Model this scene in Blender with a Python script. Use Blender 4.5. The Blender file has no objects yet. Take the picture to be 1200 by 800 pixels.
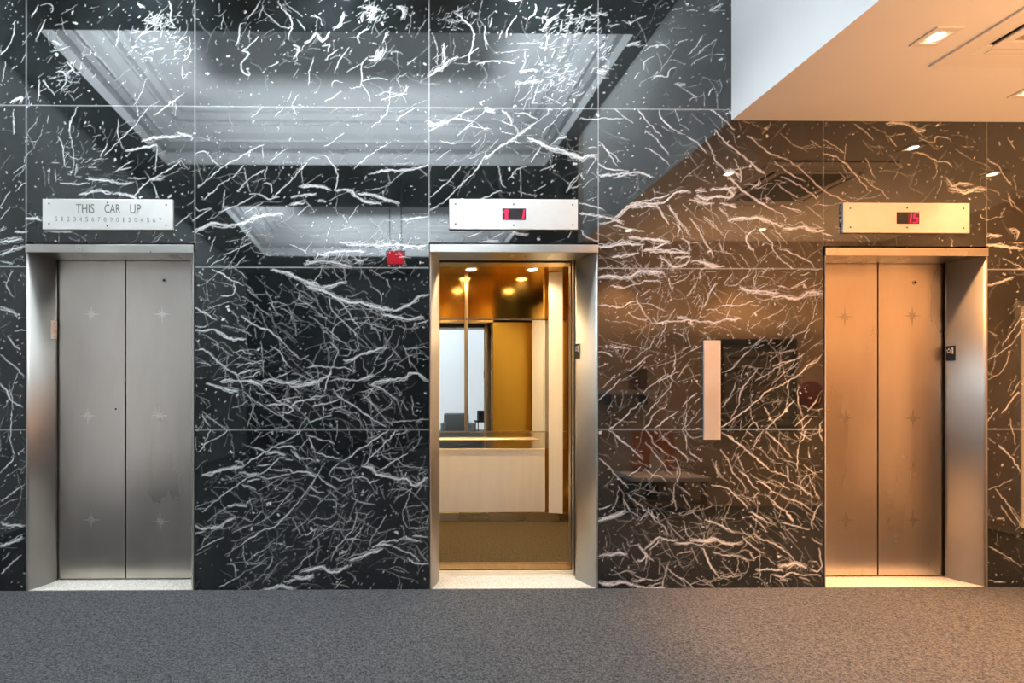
import bpy, bmesh, math, random
import numpy as np
from mathutils import Vector, Matrix
C = bpy.context.scene.collection
rnd = random.Random(11)

# ---------------------------------------------------------------- camera model
F, PX0, PY0, TH, D = 595.0, 461.5, 467.0, 0.011, 3.2
KK = D / F
_s, _c = math.sin(TH), math.cos(TH)
def ray(px, py):
    a, b = (px - PX0) / F, (PY0 - py) / F
    return Vector((a * _c + _s, -a * _s + _c, b))
_r = ray(600, 689.7)
HC = -_r.z * D / _r.y
CAM = Vector((0, -D, HC))
def P(px, py, d=0.0):
    r = ray(px, py); return CAM + r * ((D + d) / r.y)
def Q(X, Z):
    yc = X * _s + D * _c; xc = X * _c - D * _s
    return PX0 + F * xc / yc, PY0 - F * (Z - HC) / yc

# ---------------------------------------------------------------- materials
def mat(name, col, rough=0.5, metal=0.0, emit=None, es=0.0, ior=1.45):
    m = bpy.data.materials.new(name); m.use_nodes = True
    b = m.node_tree.nodes['Principled BSDF']
    b.inputs['Base Color'].default_value = (*col, 1)
    b.inputs['Roughness'].default_value = rough
    b.inputs['Metallic'].default_value = metal
    b.inputs['IOR'].default_value = ior
    if emit:
        b.inputs['Emission Color'].default_value = (*emit, 1)
        b.inputs['Emission Strength'].default_value = es
    return m
def node(m, t, **kw):
    n = m.node_tree.nodes.new(t)
    for k, v in kw.items(): setattr(n, k, v)
    return n
def link(m, a, b): m.node_tree.links.new(a, b)
def mottle(m, c1, c2, scale, stretch=(1, 1, 1), detail=4.0, bump=0.0, rough=None, lo=0.35, hi=0.65):
    """two-tone procedural noise on the base colour (object coordinates), optional bump / roughness variation"""
    b = m.node_tree.nodes['Principled BSDF']
    tc = node(m, 'ShaderNodeTexCoord'); mp = node(m, 'ShaderNodeMapping')
    mp.inputs['Scale'].default_value = stretch
    nz = node(m, 'ShaderNodeTexNoise'); nz.inputs['Scale'].default_value = scale; nz.inputs['Detail'].default_value = detail
    rp = node(m, 'ShaderNodeValToRGB')
    rp.color_ramp.elements[0].position = lo; rp.color_ramp.elements[1].position = hi
    rp.color_ramp.elements[0].color = (*c1, 1); rp.color_ramp.elements[1].color = (*c2, 1)
    link(m, tc.outputs['Object'], mp.inputs['Vector']); link(m, mp.outputs['Vector'], nz.inputs['Vector'])
    link(m, nz.outputs['Fac'], rp.inputs['Fac']); link(m, rp.outputs['Color'], b.inputs['Base Color'])
    if bump:
        bp = node(m, 'ShaderNodeBump'); bp.inputs['Strength'].default_value = bump; bp.inputs['Distance'].default_value = 0.004
        link(m, nz.outputs['Fac'], bp.inputs['Height']); link(m, bp.outputs['Normal'], b.inputs['Normal'])
    if rough:
        mr = node(m, 'ShaderNodeMapRange'); mr.inputs['From Min'].default_value = 0.3; mr.inputs['From Max'].default_value = 0.7
        mr.inputs['To Min'].default_value = rough[0]; mr.inputs['To Max'].default_value = rough[1]
        link(m, nz.outputs['Fac'], mr.inputs['Value']); link(m, mr.outputs['Result'], b.inputs['Roughness'])
    return m

def marble_mat():
    m = mat('black_marble', (0.02, 0.02, 0.02), 0.03, 0, ior=1.8)
    b = m.node_tree.nodes['Principled BSDF']
    at = node(m, 'ShaderNodeAttribute'); at.attribute_name = 'vein'
    tc = node(m, 'ShaderNodeTexCoord')
    nz = node(m, 'ShaderNodeTexNoise'); nz.inputs['Scale'].default_value = 3.2; nz.inputs['Detail'].default_value = 7
    nz.inputs['Roughness'].default_value = 0.65
    link(m, tc.outputs['Object'], nz.inputs['Vector'])
    rp = node(m, 'ShaderNodeValToRGB')
    rp.color_ramp.elements[0].position = 0.4; rp.color_ramp.elements[1].position = 0.72
    rp.color_ramp.elements[0].color = (0.006, 0.0085, 0.0088, 1); rp.color_ramp.elements[1].color = (0.021, 0.024, 0.025, 1)
    link(m, nz.outputs['Fac'], rp.inputs['Fac'])
    n2 = node(m, 'ShaderNodeTexNoise'); n2.inputs['Scale'].default_value = 90; n2.inputs['Detail'].default_value = 3
    link(m, tc.outputs['Object'], n2.inputs['Vector'])
    r2 = node(m, 'ShaderNodeValToRGB')
    r2.color_ramp.elements[0].position = 0.3; r2.color_ramp.elements[1].position = 0.65
    r2.color_ramp.elements[0].color = (0.62, 0.63, 0.63, 1); r2.color_ramp.elements[1].color = (0.95, 0.95, 0.94, 1)
    link(m, n2.outputs['Fac'], r2.inputs['Fac'])
    mx = node(m, 'ShaderNodeMix', data_type='RGBA')
    link(m, at.outputs['Fac'], mx.inputs['Factor'])
    link(m, rp.outputs['Color'], mx.inputs['A']); link(m, r2.outputs['Color'], mx.inputs['B'])
    link(m, mx.outputs['Result'], b.inputs['Base Color'])
    return m

M = {}
M['marble'] = marble_mat()
def carpet_mat():
    m = mat('grey_carpet', (0.07, 0.07, 0.07), 1.0); b = m.node_tree.nodes['Principled BSDF']
    tc = node(m, 'ShaderNodeTexCoord')
    vo = node(m, 'ShaderNodeTexVoronoi'); vo.inputs['Scale'].default_value = 165
    nz = node(m, 'ShaderNodeTexNoise'); nz.inputs['Scale'].default_value = 55; nz.inputs['Detail'].default_value = 5
    link(m, tc.outputs['Object'], vo.inputs['Vector']); link(m, tc.outputs['Object'], nz.inputs['Vector'])
    sp = node(m, 'ShaderNodeSeparateColor'); link(m, vo.outputs['Color'], sp.inputs['Color'])
    mx = node(m, 'ShaderNodeMix', data_type='FLOAT'); mx.inputs['Factor'].default_value = 0.52
    link(m, nz.outputs['Fac'], mx.inputs['A']); link(m, sp.outputs['Red'], mx.inputs['B'])
    rp = node(m, 'ShaderNodeValToRGB'); rp.color_ramp.elements[0].position = 0.18; rp.color_ramp.elements[1].position = 0.82
    rp.color_ramp.elements[0].color = (0.022, 0.023, 0.026, 1); rp.color_ramp.elements[1].color = (0.112, 0.112, 0.114, 1)
    link(m, mx.outputs['Result'], rp.inputs['Fac']); link(m, rp.outputs['Color'], b.inputs['Base Color'])
    return m
M['carpet'] = carpet_mat()
M['carpet'].node_tree.nodes['Principled BSDF'].inputs['Specular IOR Level'].default_value = 0.1
M['cab_carpet'] = mottle(mat('cab_carpet', (0.2, 0.15, 0.08), 1.0), (0.035, 0.024, 0.007), (0.10, 0.07, 0.024), 70, detail=3, bump=0.6)
M['steel'] = mottle(mat('brushed_steel', (0.6, 0.58, 0.54), 0.28, 1), (0.56, 0.54, 0.50), (0.66, 0.64, 0.60), 2.2, (1.4, 1, 0.5), 5, rough=(0.24, 0.34))
M['steel_door'] = mottle(mat('brushed_steel_door', (0.6, 0.58, 0.54), 0.28, 1), (0.51, 0.46, 0.405), (0.59, 0.535, 0.475), 2.6, (1.6, 1, 0.45), 6, rough=(0.26, 0.33))
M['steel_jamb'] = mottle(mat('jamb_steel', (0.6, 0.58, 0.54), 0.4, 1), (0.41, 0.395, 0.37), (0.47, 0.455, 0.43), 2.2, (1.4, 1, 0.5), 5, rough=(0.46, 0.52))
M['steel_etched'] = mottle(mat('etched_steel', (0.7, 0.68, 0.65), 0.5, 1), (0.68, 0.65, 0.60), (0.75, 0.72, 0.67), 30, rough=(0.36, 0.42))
M['steel_etched_dark'] = mottle(mat('etched_steel_dark', (0.4, 0.37, 0.33), 0.35, 1), (0.36, 0.33, 0.29), (0.42, 0.39, 0.34), 30, rough=(0.32, 0.38))  # same etched steel; its different lighting is put into a darker colour
M['plate'] = mottle(mat('satin_plate', (0.75, 0.74, 0.71), 0.42, 0.75), (0.82, 0.80, 0.76), (0.86, 0.845, 0.81), 6, rough=(0.38, 0.46))
M['polished'] = mat('polished_steel', (0.7, 0.68, 0.63), 0.1, 1)
M['dark_steel'] = mat('dark_steel', (0.12, 0.11, 0.1), 0.35, 1)
M['black'] = mat('black_recess', (0.006, 0.006, 0.006), 0.9)
M['engrave'] = mat('engraved_grey', (0.10, 0.10, 0.10), 0.6, 0.3)
M['engrave_mid'] = mat('engraved_mid', (0.19, 0.19, 0.185), 0.6, 0.3)
M['engrave_light'] = mat('engraved_light', (0.38, 0.38, 0.37), 0.6, 0.3)
M['stone'] = mottle(mat('sill_stone', (0.6, 0.55, 0.48), 0.45), (0.44, 0.40, 0.34), (0.74, 0.71, 0.65), 120, detail=4)
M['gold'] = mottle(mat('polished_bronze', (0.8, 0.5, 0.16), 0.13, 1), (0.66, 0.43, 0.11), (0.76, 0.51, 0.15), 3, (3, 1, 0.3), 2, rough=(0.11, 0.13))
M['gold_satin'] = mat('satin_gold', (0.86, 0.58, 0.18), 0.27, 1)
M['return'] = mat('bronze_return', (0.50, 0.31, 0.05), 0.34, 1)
M['bronze_satin'] = mottle(mat('satin_bronze', (0.6, 0.4, 0.18), 0.3, 1), (0.52, 0.36, 0.18), (0.62, 0.44, 0.23), 4, (6, 1, 0.3), 4)
M['brass'] = mat('brass', (0.92, 0.76, 0.50), 0.28, 1)
M['mirror'] = mat('mirror_glass', (0.86, 0.88, 0.88), 0.008, 1)
M['cream'] = mottle(mat('cream_laminate', (0.7, 0.6, 0.48), 0.42), (0.74, 0.70, 0.65), (0.78, 0.74, 0.69), 5, (3, 1, 0.4))
M['paint'] = mottle(mat('white_paint', (0.8, 0.8, 0.79), 0.6), (0.79, 0.79, 0.78), (0.82, 0.82, 0.81), 1.3)
M['ceiling'] = mottle(mat('ceiling_paint', (0.4, 0.4, 0.4), 0.8), (0.30, 0.31, 0.32), (0.34, 0.35, 0.36), 1.1)
M['coffer'] = mottle(mat('coffer_plaster', (0.8, 0.8, 0.8), 0.7), (0.76, 0.77, 0.78), (0.83, 0.83, 0.83), 2.0)
M['tan'] = mottle(mat('tan_wall', (0.6, 0.48, 0.36), 0.55), (0.50, 0.41, 0.31), (0.58, 0.48, 0.37), 1.2)
M['lobby_wall'] = mottle(mat('dark_lobby_wall', (0.1, 0.1, 0.1), 0.5), (0.028, 0.032, 0.033), (0.045, 0.05, 0.05), 0.8)
M['grey_wall'] = mottle(mat('grey_wall', (0.45, 0.45, 0.45), 0.5), (0.36, 0.37, 0.38), (0.44, 0.45, 0.46), 1.0)
M['ac_white'] = mat('ac_white', (0.78, 0.77, 0.74), 0.45)
M['grille'] = mat('grille_grey', (0.35, 0.34, 0.31), 0.5)
M['trim_white'] = mat('trim_white', (0.75, 0.74, 0.72), 0.4)
M['lamp_warm'] = mat('lamp_warm', (1, 0.9, 0.75), 0.4, 0, (1.0, 0.78, 0.5), 30)
M['lamp_cab'] = mat('lamp_cab', (1, 0.9, 0.7), 0.4, 0, (1.0, 0.72, 0.36), 22)
M['led'] = mat('led_red', (0.3, 0.0, 0.02), 0.4, 0, (1.0, 0.02, 0.09), 1.25)
M['led_back'] = mat('led_backing', (0.018, 0.01, 0.013), 0.25)
M['led_glow'] = mat('led_lit_backing', (0.02, 0.0, 0.004), 0.3, 0, (1.0, 0.0, 0.06), 0.16)
M['exit'] = mat('red_sign_face', (0.6, 0.02, 0.03), 0.4, 0, (1.0, 0.02, 0.05), 5.0)
M['plaque'] = mat('plaque_black', (0.012, 0.011, 0.012), 0.4)
M['white'] = mat('white_letter', (0.78, 0.77, 0.72), 0.5)
M['window'] = mat('frosted_daylight', (0.8, 0.85, 0.9), 0.5, 0, (0.95, 0.98, 0.97), 0.5)
M['left_fill'] = mat('left_fill_glow', (0.8, 0.85, 0.9), 0.5, 0, (0.92, 0.95, 0.97), 0.45)  # glow of the added left-wall panes
M['wood'] = mottle(mat('walnut', (0.2, 0.1, 0.05), 0.35), (0.13, 0.07, 0.035), (0.24, 0.13, 0.065), 9, (1, 6, 6))
M['orange'] = mottle(mat('orange_fabric', (0.6, 0.22, 0.08), 0.9), (0.5, 0.18, 0.06), (0.62, 0.26, 0.1), 40)
M['burgundy'] = mottle(mat('burgundy', (0.2, 0.01, 0.015), 0.5), (0.20, 0.008, 0.012), (0.28, 0.015, 0.02), 9)
M['paper'] = mat('paper', (0.75, 0.72, 0.66), 0.7)
M['board'] = mottle(mat('directory_felt', (0.2, 0.18, 0.15), 0.6), (0.22, 0.2, 0.17), (0.27, 0.24, 0.2), 6)
M['charcoal'] = mat('charcoal', (0.03, 0.03, 0.032), 0.5)
M['grey_fabric'] = mottle(mat('grey_fabric', (0.2, 0.21, 0.2), 0.9), (0.19, 0.2, 0.19), (0.25, 0.26, 0.25), 60)

# ---------------------------------------------------------------- mesh helpers
class MB:
    def __init__(s): s.bm = bmesh.new()
    def box(s, x0, x1, y0, y1, z0, z1):
        v = [s.bm.verts.new(p) for p in ((x0,y0,z0),(x1,y0,z0),(x1,y1,z0),(x0,y1,z0),(x0,y0,z1),(x1,y0,z1),(x1,y1,z1),(x0,y1,z1))]
        for f in ((0,3,2,1),(4,5,6,7),(0,1,5,4),(1,2,6,5),(2,3,7,6),(3,0,4,7)): s.bm.faces.new([v[i] for i in f])
        return s
    def prism(s, pts, z0, z1):            # plan polygon (x,y), counter-clockwise, extruded in z
        a = [s.bm.verts.new((x, y, z0)) for x, y in pts]; b = [s.bm.verts.new((x, y, z1)) for x, y in pts]
        n = len(pts)
        s.bm.faces.new(a[::-1]); s.bm.faces.new(b)
        for i in range(n): s.bm.faces.new((a[i], a[(i+1)%n], b[(i+1)%n], b[i]))
        return s
    def plate(s, pts, y0, y1):            # outline in (x,z), counter-clockwise seen from -y, extruded in y (y0 is the face towards -y)
        a = [s.bm.verts.new((x, y0, z)) for x, z in pts]; b = [s.bm.verts.new((x, y1, z)) for x, z in pts]
        n = len(pts)
        s.bm.faces.new(a); s.bm.faces.new(b[::-1])
        for i in range(n): s.bm.faces.new((a[(i+1)%n], a[i], b[i], b[(i+1)%n]))
        return s
    def cyl(s, p0, p1, r, n=20, r2=None):
        p0, p1 = Vector(p0), Vector(p1); r2 = r if r2 is None else r2
        d = (p1 - p0).normalized(); u = d.orthogonal().normalized(); w = d.cross(u)
        a, b = [], []
        for i in range(n):
            t = 2*math.pi*i/n; o = u*math.cos(t) + w*math.sin(t)
            a.append(s.bm.verts.new(p0 + o*r)); b.append(s.bm.verts.new(p1 + o*r2))
        s.bm.faces.new(a[::-1]); s.bm.faces.new(b)
        for i in range(n): s.bm.faces.new((a[i], a[(i+1)%n], b[(i+1)%n], b[i]))
        return s
    def quad(s, *p):
        s.bm.faces.new([s.bm.verts.new(q) for q in p]); return s
    def build(s, name, m, parent=None, bevel=0.0, smooth=False, seg=2):
        bmesh.ops.recalc_face_normals(s.bm, faces=s.bm.faces[:])
        me = bpy.data.meshes.new(name); s.bm.to_mesh(me); s.bm.free()
        o = bpy.data.objects.new(name, me); C.objects.link(o); me.materials.append(m)
        if smooth:
            for p in me.polygons: p.use_smooth = True
        if bevel:
            b = o.modifiers.new('bevel', 'BEVEL'); b.width = bevel; b.segments = seg; b.limit_method = 'ANGLE'
        if parent: o.parent = parent
        return o
def tag(o, label, cat, group=None):
    o['label'] = label; o['category'] = cat
    if group: o['group'] = group
    return o
def thing(name, label, cat, loc=(0,0,0), group=None):
    o = bpy.data.objects.new(name, None); C.objects.link(o); o.location = loc; o.empty_display_size = 0.1
    bpy.context.view_layer.update()
    return tag(o, label, cat, group)
def struct(o): o['kind'] = 'structure'; return o
def local(o, parent):
    """parent o (built in world coordinates) to an Empty that carries only a location / rotation"""
    o.parent = parent; o.matrix_parent_inverse = parent.matrix_world.inverted(); return o
def text_mesh(name, body, m, x0, x1, z0, z1, y, depth, parent):
    cu = bpy.data.curves.new(name + '_curve', 'FONT'); cu.body = body; cu.extrude = 0.02; cu.resolution_u = 3
    t = bpy.data.objects.new(name + '_tmp', cu); C.objects.link(t)
    dg = bpy.context.evaluated_depsgraph_get()
    me = bpy.data.meshes.new_from_object(t.evaluated_get(dg))
    bpy.data.objects.remove(t); bpy.data.curves.remove(cu)
    co = np.empty(len(me.vertices) * 3); me.vertices.foreach_get('co', co); co = co.reshape(-1, 3)
    lo, hi = co.min(0), co.max(0)
    n = np.empty_like(co)
    n[:, 0] = x0 + (co[:, 0] - lo[0]) / (hi[0] - lo[0]) * (x1 - x0)
    n[:, 2] = z0 + (co[:, 1] - lo[1]) / (hi[1] - lo[1]) * (z1 - z0)
    n[:, 1] = y - (co[:, 2] - lo[2]) / (hi[2] - lo[2]) * depth
    me.vertices.foreach_set('co', n.ravel()); me.update()
    me.name = name; me.materials.clear(); me.materials.append(m)
    o = bpy.data.objects.new(name, me); C.objects.link(o)
    if parent: local(o, parent)
    return o
def star_pts(cx, cz, R, r=None):
    out = []
    for i in range(16):
        a = math.pi/2 + i*math.pi/8
        q = R if i % 4 == 0 else (R*0.52 if i % 4 == 2 else R*0.22)
        out.append((cx + q*math.cos(a), cz + q*math.sin(a)))
    return out

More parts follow.
